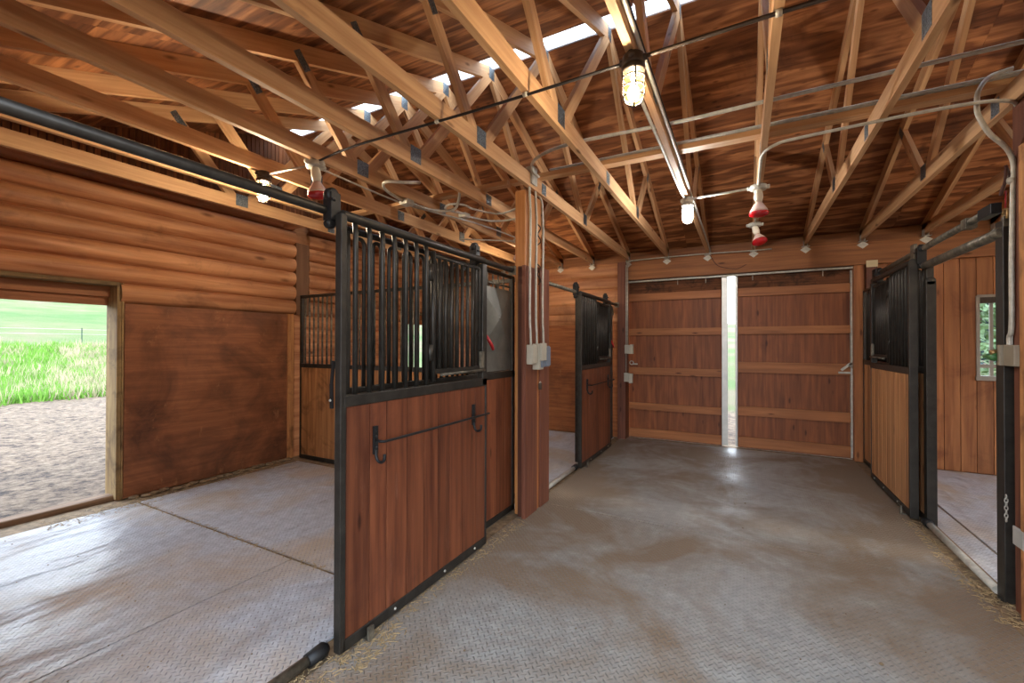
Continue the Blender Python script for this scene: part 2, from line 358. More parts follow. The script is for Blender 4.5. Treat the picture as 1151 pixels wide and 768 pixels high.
# ------------------------------------------------------------------ floor and mats
m = M(); m.box((-5.6, -.35, -.2), (5.2, 7.4, -.014), 0, 1.)
struct('floor', m, MT['slab'])
def mat_(x0, x1, y0, y1, label, mt):
    b = M(); b.box((x0, y0, -.012), (x1, y1, 0), 0, 1.)
    o = b.build('rubber_mat', MT[mt], loc=((x0+x1)/2, (y0+y1)/2, -.012), bevel=.002)
    tag(o, label, 'floor mat', 'rubber floor mats')
mat_(-5.06, -1.86, 1.972, 3.62, 'pale rubber mat in the open stall, behind the dirt-filled seam', 'mat_stall')
mat_(-5.06, -2.79, .3, 1.945, 'pale rubber mat just inside the open outside doorway', 'mat_stall')
mat_(-2.78, -1.86, .3, 1.945, 'narrow pale rubber mat between the doorway mat and the steel door track on the floor', 'mat_stall')
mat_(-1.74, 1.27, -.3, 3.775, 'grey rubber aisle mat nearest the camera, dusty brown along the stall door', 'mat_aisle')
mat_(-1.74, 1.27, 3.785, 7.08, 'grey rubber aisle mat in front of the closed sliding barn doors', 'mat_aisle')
mat_(1.40, 1.60, 3.56, 7.05, 'narrow rubber mat strip between right stall floor track and dark seam', 'mat_stall')
mat_(1.62, 4.9, 3.56, 7.05, 'pale rubber mat inside the right stall under the small window', 'mat_stall')
mat_(-5.06, -1.86, 3.84, 7.0, 'pale rubber mat in the second left stall beyond the timber post', 'mat_stall')

# straw and grit left along thresholds
def litter(name, areas, n, label):
    b = M()
    for i in range(n):
        x0, x1, y0, y1 = random.choice(areas); x, y = random.uniform(x0, x1), random.uniform(y0, y1)
        a = random.uniform(0, PI); l = random.uniform(.006, .022); w = random.uniform(.002, .005)
        p = Vector((x, y, random.uniform(.002, .006))); d = Vector((math.cos(a), math.sin(a), random.uniform(-.1, .2)))*l
        b.bar(p-d, p+d, w, .002, tone=random.uniform(.5, 1.25))
    tag(b.build(name, MT['straw']), label, 'straw', None, 'stuff')
litter('straw_litter', [(-1.72, -1.55, 1.42, 1.75), (-1.85, -1.6, .9, 1.45), (-1.72, -1.62, 1.6, 3.3), (1.2, 1.32, 3.5, 4.9), (1.2, 1.4, 3.3, 3.8), (-5.2, -4.9, 1.3, 2.1), (-5.2, -2., 1.93, 1.98), (-5.25, -5.0, 2., 3.6)], 1500, 'loose straw and chaff along the stall thresholds')
b = M()
for i in range(420):
    x, y = (random.uniform(-5., -2.), random.uniform(.6, 3.5)) if i < 170 else (random.uniform(-1.5, 1.2), random.uniform(.8, 6.8))
    s = random.uniform(.002, .005) if i < 405 else random.uniform(.006, .011)
    b.lathe((x, y, .001), [(s*.6, 0), (s, s*.4), (s*.5, s*.9)], 6)
tag(b.build('dirt_crumbs', MT['slab']), 'scattered dirt crumbs on the rubber mats', 'dirt', None, 'stuff')

# ------------------------------------------------------------------ left log wall
def logs(b, y0, y1, zs, x=XW, bul=.078, axis='y', sgn=1, n=12):
    """rounded log siding between the listed joint heights; runs along y (or along x with axis 'x')"""
    for z0, z1 in zip(zs[:-1], zs[1:]):
        tone = random.uniform(.82, 1.12); off = Vector((random.uniform(0, 50), random.uniform(0, 50), random.uniform(0, 50)))
        k = max(2, int(abs(y1-y0)/.5)); vs = []; gs = []; fs = []
        for j in range(k+1):
            yy = y0+(y1-y0)*j/k
            for i in range(n):
                t = i/(n-1); zz = z0+(z1-z0)*t; bb = bul*math.sqrt(max(0, 1-(2*t-1)**2)) - .006*(t in (0, 1))
                wob = .003*math.sin(yy*2.3+z0*17)
                vs.append((x+sgn*(bb+wob), yy, zz) if axis == 'y' else (yy, x+sgn*(bb+wob), zz)); gs.append(off+Vector((yy, zz, bb)))
        for j in range(k):
            for i in range(n-1): fs.append((j*n+i, (j+1)*n+i, (j+1)*n+i+1, j*n+i+1))
        b._add(vs, fs, gs, tone, 0, True)
ZS = [1.895, 2.09, 2.28, 2.47, 2.655, 2.835, 3.02, 3.2]
LOW = [0, .19, .38, .57, .76, .95, 1.14, 1.33, 1.52, 1.71, 1.895]
D1 = (.66, 1.895); D2 = (5.95, 6.95)
m = M()
logs(m, YN, 3.73, ZS[1:]); logs(m, 3.93, YF+.05, ZS[1:])
for y0, y1 in ((YN, D1[0]), (D1[1], 3.73), (3.93, D2[0]), (D2[1], YF+.05)):
    logs(m, y0, y1, LOW, bul=.018); logs(m, y0, y1, [1.895, 2.09])
for y0, y1, z0, z1 in ((YN-.1, D1[0], -.1, 2.09), (D1[1], D2[0], -.1, 2.09), (D2[1], YF+.15, -.1, 2.09), (YN-.1, YF+.15, 2.09, 3.2)):
    m.box((XW-.12, y0, z0), (XW-.002, y1, z1), 1)
struct('wall_left', m, MT['log'])
# grooved plywood gable above the logs
m = M(); y = YN-.1
while y < YF+.1:
    y1 = min(y+.052, YF+.15); zt = max(zroof(min(max((y+y1)/2, .27), 7.13)), 3.03)+.06
    m.box((XW-.09, y, 3.2), (XW-.002, y1-.008, max(zt, 3.26)), 2, random.uniform(.8, 1.1)); y = y1
m.box((XW-.12, YN-.1, 3.02), (XW-.08, 3.7, 3.1), 1)
m.quad((XW-.1, YN-.1, 3.), (XW-.1, 3.7, 3.), (XW-.1, 3.7, 4.4), (XW-.1, YN-.1, 3.1)); m.quad((XW-.1, 3.7, 3.), (XW-.1, YF+.2, 3.), (XW-.1, YF+.2, 3.1), (XW-.1, 3.7, 4.4))
struct('wall_left_gable', m, MT['gable'])
# dark board over the log ends at the partition; low tone paints in shade
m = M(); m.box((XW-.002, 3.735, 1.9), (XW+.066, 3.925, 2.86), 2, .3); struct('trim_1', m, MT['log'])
# doorway lining, lintel and sill
def doorway(n, y0, y1):
    m = M()
    m.box((XW-.2, y1-.022, 0), (XW+.03, y1+.012, 2.09), 2, 1.); m.box((XW-.2, y0-.012, 0), (XW+.03, y0+.022, 2.09), 2, 1.)
    m.box((XW-.12, y0, 2.06), (XW+.034, y1, 2.095), 1, .7)
    for yy in (y0-.03, y1+.012): m.box((XW+.012, yy, 0), (XW+.04, yy+.016, 2.09), 2, 1.15)
    struct('trim_%d' % n, m, MT['oldwood'], bevel=.002)
    m = M(); m.box((XW-.22, y0-.3, 1.88), (XW-.17, y1+.3, 2.16), 1, 1.05); m.box((XW-.165, y0-.1, 1.96), (XW-.13, y1+.1, 2.1), 1, .9)
    struct('trim_%d' % (n+1), m, MT['batten'], bevel=.003)
    m = M(); m.bar((XW-.09, y0, -.005), (XW-.09, y1, .0), .14, .08, tone=1.1); struct('trim_%d' % (n+2), m, MT['sillwood'], bevel=.018)
doorway(2, *D1); doorway(5, *D2)
# kick boards
m = M(); m.box((XW+.036, 1.925, .012), (XW+.05, 3.62, 1.893), 1, 1.)
tag(m.build('plywood_sheet', MT['kick'], loc=(XW+.04, 2.8, .012)), 'scuffed dark brown plywood sheet lining the log wall beside the outside doorway', 'wall panel')
m = M(); m.box((XW+.03, 3.62, .0), (XW+.075, 3.70, 1.9), 2, 1.15)
tag(m.build('corner_board', MT['partboard'], loc=(XW+.05, 3.66, 0), bevel=.004), 'upright corner board between the dark plywood sheet and the barred partition', 'board')
m = M()
for i in range(20): m.lathe((XW+.09+random.uniform(-.03, .06), 2.0+i*.085, -.002), [(.05, 0), (.035, .012), (.001, .02)], 8)
tag(m.build('chaff_ridge', MT['slab']), 'ridge of dirt along the foot of the plywood sheet', 'dirt', None, 'stuff')

# ------------------------------------------------------------------ far end wall
m = M()
ZF = [1.845, 2.02, 2.19, 2.43, 2.64, 2.86]
logs(m, XW, -1.79, ZF, x=YF, bul=.026, axis='x', sgn=-1)
m.box((XW-.1, YF+.003, -.1), (-1.66, YF+.09, 3.06), 0, 1.)
for v in m.v: pass
struct('wall_far', m, MT['log'])
m = M(); xs = [1.30, 1.47, 1.62, 1.745, 1.88, 2.015, 2.145, 2.291, 2.432, 2.574, 2.705, 2.84, 2.98, 3.12, 3.26, 3.4, 3.54, 3.68, 3.82, 3.96, 4.1, 4.24, 4.38, 4.52, 4.66, 4.8, 4.97]
WX0, WX1, WZ0, WZ1 = 2.437, 3.02, 1.14, 2.09
for a, b_ in zip(xs[:-1], xs[1:]):
    t = random.uniform(.74, 1.16)
    inw = a > WX0-.05 and b_ < WX1+.1
    rng = ((0, WZ0), (WZ1, 2.62)) if inw else ((0, 2.62),)
    for z0, z1 in rng: m.box((a+.003, YF, z0), (b_-.003, YF+.025, z1), 2, t)
m.box((1.32, YF+.026, -.1), (WX0-.01, YF+.09, 3.06), 2, .6); m.box((WX1+.01, YF+.026, -.1), (XR+.1, YF+.09, 3.06), 2, .6)
m.box((WX0-.01, YF+.026, -.1), (WX1+.01, YF+.09, WZ0), 2, .6); m.box((WX0-.01, YF+.026, WZ1), (WX1+.01, YF+.09, 3.06), 2, .6)
struct('wall_far_right', m, MT['plank'])
# header over the barn doors and the plate above it
m = M(); m.box((-1.68, YF-.075, 2.545), (XR, YF-.005, 2.80), 0, 1.); m.box((XW, YF-.01, 2.80), (XR, YF+.09, 2.99), 0, .9); m.box((-1.68, YF-.045, 2.80), (XR, YF-.012, 2.835), 0, 1.1)
struct('trim_8', m, MT['beam'], bevel=.003)
m = M(); m.box((XW, YF+.09, 2.85), (XR+.1, YF+.12, 3.15), 0, .8); m.box((-1.7, YF+.004, 2.545), (1.34, YF+.09, 2.82), 0, .8); struct('trim_9', m, MT['rough'])
# end posts either side of the doors
m = M(); m.box((-1.785, 6.93, -.01), (-1.66, YF+.06, 2.83), 2, 1.); struct('trim_10', m, MT['postboard'], bevel=.004)
m = M(); m.box((1.275, YF-.03, -.01), (1.375, YF+.08, 2.55), 2, 1.05); struct('trim_11', m, MT['batten'], bevel=.003)
t = thing('timber_post', (1.44, 7.03, 0), 'brown timber post with pale label at the far end of the right stall front', 'post')
m = M(); m.box((-.052, -.03, 0), (.06, .06, 2.545), 2, .8); m.build('post', MT['postboard'], t, bevel=.004)
m = M(); m.box((-.054, -.034, 2.50), (.062, -.030, 2.585), 0); m.build('label_plate', MT['yellow'], t)
# window in the right stall
w = M()
w.box((WX0-.012, YF-.012, WZ0-.02), (WX0+.022, YF+.07, WZ1)); w.box((WX1-.022, YF-.012, WZ0), (WX1+.012, YF+.07, WZ1)); w.box((WX0, YF-.012, WZ1-.02), (WX1, YF+.07, WZ1+.012), 0)
w.box((2.555, YF+.03, WZ0), (2.585, YF+.06, WZ1)); w.box((WX0, YF+.025, WZ0+.1), (WX1, YF+.065, WZ0+.14), 0)
w.box((WX0-.02, YF-.03, WZ0-.05), (WX1+.02, YF+.07, WZ0+.005), 0)
win = struct('window_1', w, MT['vinyl'], bevel=.003)
m = M(); m.box((WX0, YF-.01, WZ1-.09), (WX1, YF+.01, WZ1-.005), 0); m.build('head_board', MT['darkmetal'], win)
m = M(); m.box((WX0+.02, YF+.04, WZ0+.1), (WX1-.02, YF+.046, WZ1-.01), 0); m.build('pane', MT['pane'], win)
# plywood kick sheet in the second left stall
m = M(); m.box((-5.2, YF-.03, .01), (-3.06, YF-.014, 1.84), 0, .95); tag(m.build('plywood_sheet', MT['kick2'], loc=(-4.1, YF-.02, .01)), 'worn plywood sheet left of the seam in the second left stall', 'wall panel', 'plywood sheets in the second left stall')
m = M(); m.box((-3.05, YF-.03, .01), (-1.80, YF-.014, 1.84), 0, 1.08); tag(m.build('plywood_sheet', MT['kick2'], loc=(-2.4, YF-.02, .01)), 'worn tan plywood sheet under the pale logs in the second left stall', 'wall panel', 'plywood sheets in the second left stall')

# ------------------------------------------------------------------ sliding barn doors
def barn_door(n, x0, x1, zb, edge, lab):
    m = M(); nb = 3; Yd = YF+.13
    for i in range(nb):
        a = x0+(x1-x0)*i/nb; b_ = x0+(x1-x0)*(i+1)/nb
        m.box((a, Yd, -.01), (b_, Yd+.018, 2.60), 2, random.uniform(.9, 1.08))
    o = struct('door_%d' % n, m, MT['door'])
    for z0, z1 in zb:
        q = M(); q.box((x0+.005, Yd-.04, z0), (x1-.005, Yd-.0005, z1), 0, random.uniform(.9, 1.08)); q.build('batten', MT['batten'], o, bevel=.003)
    q = M(); q.box((x0, Yd-.004, 2.34), (x1, Yd-.0005, 2.60), 0, 1.); q.build('rough_band', MT['rough'], o)
    q = M(); q.box((edge[0], Yd-.045, .01), (edge[1], Yd+.03, 2.56), 2); q.build('edge_channel', MT['alum'], o, bevel=.004)
    return o
dl = barn_door(1, -1.70, -.285, [(2.215, 2.335), (1.655, 1.765), (1.02, 1.135), (.45, .56), (.012, .145)], (-.285, -.205), 'left')
dr = barn_door(2, -.075, 1.33, [(2.215, 2.335), (1.66, 1.77), (1.10, 1.255), (.47, .605), (.012, .16)], (-.105, -.075), 'right')
q = M(); q.box((1.255, YF+.075, .01), (1.275, YF+.125, 2.5), 2); q.build('side_channel', MT['galv'], dr)
q = M(); q.bar((1.26, YF+.05, 1.27), (1.15, YF+.05, 1.17), .02, .03); q.box((1.12, YF+.04, 1.125), (1.26, YF+.07, 1.15), 0); q.lathe((1.255, YF+.05, 1.24), [(.028, -.01), (.028, .01)], 12, (0, 1, 0)); q.build('latch', MT['galv'], dr)
q = M(); q.tube(arc((-1.615, YF+.075, 1.21), .03, 0, 2*PI, 14, (1, 0, 0), (0, 0, 1)), .008, 8); q.box((-1.59, YF+.066, 1.18), (-1.52, YF+.086, 1.2), 0); q.build('pull_ring', MT['galv'], dl)
t = thing('sliding_door_track', (0, 7.12, 2.53), 'thin galvanised track under the far header above both barn doors', 'door track')
m = M(); m.box((-1.66, 0.02, -.012), (1.33, .045, .02), 0); m.box((-1.66, .0, -.014), (1.33, .05, -.01), 0); m.build('rail', MT['galv'], t)
for x in (-.9, -.5, .12, .95):
    m = M(); m.tube([(x, .02, -.01), (x, .02, -.09)], .006, 8); m.build('hanger_rod', MT['galv'], t)

# ------------------------------------------------------------------ other walls that close the room
m = M()
for y0, y1 in ((YN-.1, 1.1), (2.1, 4.5), (6.5, YF+.15)): m.box((XR, y0, -.1), (XR+.1, y1, 2.1), 1, .9)
m.box((XR, YN-.1, 2.1), (XR+.1, YF+.15, 3.1), 1, .9); m.box((XR, 1.6, 3.0), (XR+.1, 5.8, 3.9), 1, .9); struct('wall_right', m, MT['plank'])
m = M()
m.box((XW-.1, YN-.1, -.1), (-1.75, YN, 3.0), 2, 1.); m.box((1.4, YN-.1, -.1), (XR+.1, YN, 3.0), 2, 1.); m.box((-1.75, YN-.1, 2.6), (1.4, YN, 3.0), 0, 1.)
struct('wall_near', m, MT['plank'])

# ------------------------------------------------------------------ roof
def zt(y): return ZC+SL*((7.13-y) if y > YRIDGE else (y-.27))   # underside of the top chords
m = M()
def slope(y0, y1):
    x = XW-.3; first = True
    while x < XR+.3:
        x1 = min(x+2.44, XR+.3); ya, n = y0, 3
        for k in range(n):
            a = y0+(y1-y0)*k/n; c = y0+(y1-y0)*(k+1)/n
            off = Vector((random.uniform(0, 60), random.uniform(0, 60), 0)); t = random.uniform(.9, 1.08)
            e = .002 if c > a else -.002
            P = [(x+.002, a+e, zroof(a)), (x1-.002, a+e, zroof(a)), (x1-.002, c-e, zroof(c)), (x+.002, c-e, zroof(c))]
            G = [off+Vector((p[0], p[1], 0)) for p in P]
            m._add(P, [(0, 1, 2, 3)], G, t)
            P2 = [(p[0], p[1], p[2]+.02) for p in P]; m._add(P2, [(0, 1, 2, 3)], G, t)
        x = x1
slope(7.6, 3.765); slope(-.2, 3.475)
for y0, y1 in ((7.6, 3.76), (-.2, 3.48)):
    m.quad((XW-.35, y0, zroof(y0)+.04), (XR+.35, y0, zroof(y0)+.04), (XR+.35, y1, zroof(y1)+.04), (XW-.35, y1, zroof(y1)+.04))
struct('ceiling', m, MT['sheath'])
m = M()
zr = zroof(YRIDGE)
for y0, y1 in ((3.47, 3.70), (3.70, 3.77)):
    m.quad((XW-.3, y0, zroof(y0)+.03), (XR+.3, y0, zroof(y0)+.03), (XR+.3, y1, zr+.05 if y1 == 3.7 else zroof(y1)+.03), (XW-.3, y1, zr+.05 if y1 == 3.7 else zroof(y1)+.03))
    if y0 == 3.7:
        for i in (-4, -3): m.v[i] = (m.v[i][0], 3.7, zr+.05)
struct('window_2', m, MT['skylight'])

XT = [-4.51, -3.955, -3.375, -2.80, -2.235, -1.64, -1.04, -.465, .13, .745, 1.355, 1.965, 2.57]
LT = ['first pine roof truss inside the left log wall, above the plywood sheet',
 'second pine roof truss from the left log wall, in shadow beyond the warm cage lamp',
 'pine roof truss carrying the warm cage lamp over the left stall',
 'pine roof truss carrying the red heat lamp over the left stall',
 'pine roof truss crossing over the left stall door grille, with clamped junction box beside it',
 'pine roof truss landing on the timber post that carries three conduits',
 'pine roof truss just left of the lamp-carrying aisle truss, landing over the left barn door',
 'pale roof truss with conduits along it, carrying both aisle cage lamps',
 'pine roof truss above the two red heat lamps in the aisle',
 'pale roof truss with knot and bark edge, first right of the aisle heat lamps',
 'pine roof truss with dark splice plate, over the label on the far right post',
 'pine roof truss crossing above the right stall door track',
 'pine roof truss farthest right, mostly hidden by the right steel post']
def truss(x, label):
    t = thing('roof_truss', (x, YRIDGE, ZC), label, 'roof truss', 'pine roof trusses'); Y0 = YRIDGE
    r = lambda y, z: (0, y-Y0, z-ZC)
    def stick(name, y0, z0, y1, z1, d, w=.038, tone=None):
        b = M(); b.bar(r(y0, z0), r(y1, z1), w, d, tone=tone); return b.build(name, MT['truss'], t)
    stick('bottom_chord', .2, ZC+DCH/2, 7.12, ZC+DCH/2, DCH)
    dv = DCH/math.cos(math.atan(SL))
    stick('top_chord', -.1, zt(-.1)+dv/2, YRIDGE, zt(YRIDGE)+dv/2, DCH); stick('top_chord', 7.5, zt(7.5)+dv/2, YRIDGE, zt(YRIDGE)+dv/2, DCH)
    for s in (-1, 1):
        yb = Y0+s*1.13; ym = Y0+s*1.72
        stick('web', Y0+s*1.19, ZC+.075, ym, zt(ym)+.045, .089, .036); stick('web', Y0+s*1.07, ZC+.075, Y0+s*.03, zt(Y0)+.02, .089, .036)
    for y, z, hy, hz in ((Y0-1.13, ZC+.088, .06, .06), (Y0+1.13, ZC+.088, .06, .06), (Y0-.05, ZC+DCH/2, .05, .05), (Y0, zt(Y0)+.055, .05, .06), (Y0-1.72, zt(Y0-1.72)+.05, .075, .03), (Y0+1.72, zt(Y0+1.72)+.05, .075, .03)):
        b = M()
        for s in (-1, 1):
            if abs(abs(y-Y0)-1.72) < .01:
                e = 1 if y > Y0 else -1; wv = Vector((0, e*.53, zt(y)+.045-ZC-.075)).normalized(); c0 = Vector((s*.0195, y-Y0, z-ZC))
                b.bar(c0-wv*.11, c0+wv*.03, .0014, .062, up=wv.cross(Vector((1, 0, 0))))
                for i in range(4): q = c0+wv*(-.09+.035*i); b.bar(q-wv*.012, q+wv*.012, .0028, .05, up=wv.cross(Vector((1, 0, 0))))
                continue
            k = 0
            for i in range(4):
                for j in range(3):
                    ya = y-hy+2*hy*i/4; yb = y-hy+2*hy*(i+1)/4-.004; za = z-hz+2*hz*j/3; zb = z-hz+2*hz*(j+1)/3-.006
                    b.box((s*.0195-.0012, ya-Y0, za-ZC+k*(ya-y)), (s*.0195+.0012, yb-Y0, zb-ZC+k*(yb-y)), 1)
            b.bar((s*.0195, y-hy-Y0, z-ZC-k*hy), (s*.0195, y+hy-Y0, z-ZC+k*hy), .0012, 2*hz)
        b.build('gusset_plate', MT['gang'], t)
    b = M()
    b._add([(-.062, 7.012-Y0, -.075), (0, 7.012-Y0, -.125), (.062, 7.012-Y0, -.075), (0, 7.012-Y0, -.03)], [(0, 1, 2, 3)], [(0, 0, 0)]*4)
    b._add([(-.062, 7.015-Y0, -.075), (0, 7.015-Y0, -.125), (.062, 7.015-Y0, -.075), (0, 7.015-Y0, -.03)], [(3, 2, 1, 0)], [(0, 0, 0)]*4)
    b.box((-.045, 6.98-Y0, -.036), (.045, 7.09-Y0, -.031), 0); b.box((-.022, 6.99-Y0, -.036), (-.0195, 7.08-Y0, .05), 2); b.box((.0195, 6.99-Y0, -.036), (.022, 7.08-Y0, .05), 2)
    b.build('heel_bracket', MT['galv'], t)
    return t
for x, lb in zip(XT, LT): truss(x, lb)
m = M(); m.box((-1.9, 3.50, ZC+DCH), (4.9, 3.59, ZC+DCH+.038), 0, 1.05)
tag(m.build('roof_brace', MT['truss'], loc=(1, 3.55, ZC+DCH)), 'pine lateral brace lying across the truss chords under the ridge, over the aisle', 'brace')
m = M(); m.box((-5.2, 3.50, ZC+DCH), (-1.93, 3.59, ZC+DCH+.038), 0, 1.0)
tag(m.build('roof_brace', MT['truss'], loc=(-3.5, 3.55, ZC+DCH)), 'pine lateral brace lying across the truss chords over the left stalls', 'brace')

# ------------------------------------------------------------------ timber posts along the aisle
t = thing('timber_post', (-1.70, 3.6, 0), 'tall timber post with face boards between the two left stalls, carrying three conduits', 'post')
m = M(); m.box((-.09, -.2, 0), (.008, .14, ZC), 2, .85); m.build('post', MT['post'], t, bevel=.006)
m = M(); m.box((.01, -.265, 0), (.045, -.02, 2.19), 2, 1.05); m.build('face_board', MT['postboard'], t, bevel=.003)
m = M(); m.box((.01, .05, 0), (.045, .255, 2.22), 2, 1.1); m.build('face_board', MT['postboard'], t, bevel=.003)
m = M(); m.box((-.045, -.232, 0), (.009, -.201, 2.19), 2, .6); m.build('face_board', MT['postboard'], t, bevel=.003)  # added dark board: shade on the post's lower near face put into its tone
m = M(); m.box((.009, -.015, 0), (.03, .045, 2.17), 2, 1.15); m.build('slot_strip', MT['batten'], t)
m = M()
for z in (2.52, 2.15): m.tube(smooth_path([(.02, .03, z+.1), (.045, .05, z+.06), (.03, .02, z), (.05, .045, z-.06), (.02, .03, z-.1)]), .006, 7)
m.build('cable_clamp', MT['darkmetal'], t)
t = thing('timber_post', (1.412, 3.46, 0), 'weathered timber post at the right edge, behind the black steel post', 'post')
m = M(); m.box((-.055, -.14, 0), (.1, .06, ZC), 2, .9); m.build('post', MT['postboard'], t, bevel=.006)
m = M(); m.box((-.075, -.14, 0), (-.056, -.05, 2.6), 2, 1.15); m.build('face_board', MT['partboard'], t, bevel=.003)

# ------------------------------------------------------------------ stall fronts
def planks(y0, y1, z0, z1, x, th, n, mat, parent, lbl=None):
    b = M(); e = [y0]+[y0+(y1-y0)*(i+random.uniform(-.12, .12))/n for i in range(1, n)]+[y1]
    for a, c in zip(e[:-1], e[1:]): b.box((x-th/2, a+.0025, z0), (x+th/2, c-.0025, z1), 2, random.uniform(.74, 1.18))
    b.box((x-.002, y0, z0), (x+.002, y1, z1), 2, .12)
    return b.build('plank_panel', mat, parent, bevel=.002)
def stall_door(loc, mx, wmat, label, depth=.044, ln=1.31, bar=True):
    """sliding stall door; local y runs away from the camera from 0, aisle side is +x*mx"""
    t = thing('stall_door', loc, label, 'stall door', 'sliding stall doors')
    d = depth; X = lambda v: mx*v
    f = M()
    f.box((-d/2, -.02, .02), (d/2, .014, 2.13), 2)                                         # near stile
    f.box((-.024, ln-.06, 1.2), (.024, ln, 2.10), 2); f.box((-.022, ln-.014, .02), (.022, ln, 1.2), 2)
    f.tube([(0, .0, 2.13), (0, ln-.012, 2.13)], .024, 12)
    f.box((-.024, .0, 1.195), (.024, ln, 1.252), 1); f.box((-.022, .0, .018), (.022, ln, .075), 1)
    f.build('frame', MT['black'], t, bevel=.004)
    planks(.016, ln-.014, .07, 1.2, 0, .032, 9, wmat, t)
    for i in range(7):
        y = .085+i*.092
        b = M(); b.tube([(0, y, 1.25), (0, y, 2.06), (X(-.012), y+.005, 2.115)], .0135, 8); b.build('bar', MT['black'], t)
    g = thing_part('feed_gate', t)
    gy0, gy1 = .70, ln-.065
    gf = M(); gf.tube([(0, gy0, 1.27), (0, gy0, 2.085)], .017, 8); gf.tube([(0, gy0+.0, 2.06)]+[(0, gy1-.03, 2.06)]+arc((0, gy1-.03, 2.035), .025, PI/2, 0, 4, (0, 1, 0), (0, 0, 1))+[(0, gy1-.005, 1.33)], .014, 8)
    gf.box((-.012, gy0, 1.315), (.012, gy1, 1.345), 1)
    gf.tube([(0, gy0-.03, 1.9), (0, gy0-.03, 2.0)], .022, 8); gf.tube([(0, gy0-.03, 1.4), (0, gy0-.03, 1.5)], .022, 8)
    me = gf.build('feed_gate', MT['black'], t); bpy.data.objects.remove(g)
    for i in range(7):
        y = gy0+.065+i*(gy1-gy0-.1)/7
        b = M(); b.tube([(0, y, 1.34), (0, y, 2.055)], .0125, 8); b.build('gate_bar', MT['black'], me)
    b = M(); b.box((X(.02)-.012, gy1-.02, 1.33), (X(.02)+.012, gy1+.015, 1.45), 2); b.tube([(X(.03), gy0+.05, 1.31), (X(.03), gy1+.02, 1.315)], .01, 8); b.build('gate_latch', MT['rail'], t)
    bb = M(); bb.tube(smooth_path([(X(.035), .2, 1.0), (X(.075), .2, 1.0), (X(.085), .26, 1.0), (X(.085), .7, 1.0), (X(.08), 1.25, 1.0)]), .0075, 8)
    bo = bb.build('blanket_bar', MT['blackd'], t) if bar else None
    for y in (.2, 1.13) if bar else ():
        h = M(); h.box((X(.024)-.006, y-.014, .93), (X(.024)+.006, y+.014, 1.075), 2)
        h.tube(smooth_path([(X(.026), y, .95), (X(.035), y, .905), (X(.06), y, .89), (X(.085), y, .905), (X(.088), y, .935)]), .008, 8)
        for z in (1.055, 1.02, .965): h.lathe((X(.03), y, z), [(.008, 0), (.006, .006)], 8, (mx, 0, 0))
        h.build('hook', MT['blackd'], bo)
    b = M()
    for y in (.35, .8, 1.15): b.lathe((X(.022), y, .047), [(.009, 0), (.007, .006)], 8, (mx, 0, 0))
    b.build('bolt_heads', MT['galv'], t)
    for y in (-.02, ln-.06):
        b = M(); b.box((X(-.05)-.03, y-.025, 2.10), (X(-.05)+.03, y+.03, 2.235), 2); b.lathe((X(-.05), y, 2.225), [(.03, -.02), (.036, -.012), (.036, .012), (.03, .02)], 14, (1, 0, 0))
        b.lathe((X(-.05), y-.01, 2.085), [(.022, -.02), (.026, 0), (.022, .02)], 12, (1, 0, 0)); b.lathe((X(.0), y-.02, 2.19), [(.01, 0), (.008, -.02)], 8, (0, 1, 0)); b.build('track_roller', MT['blackd'], t, bevel=.004)
    b = M(); b.box((X(.05)-.006, .13, 0), (X(.05)+.006, .165, .075), 2); b.box((X(.02)-.03, .13, 0), (X(.02)+.03, .165, .01), 0); b.build('floor_guide', MT['rail'], t)
    return t
def thing_part(name, parent):
    o = bpy.data.objects.new(name, None); COL.objects.link(o); o.parent = parent; return o
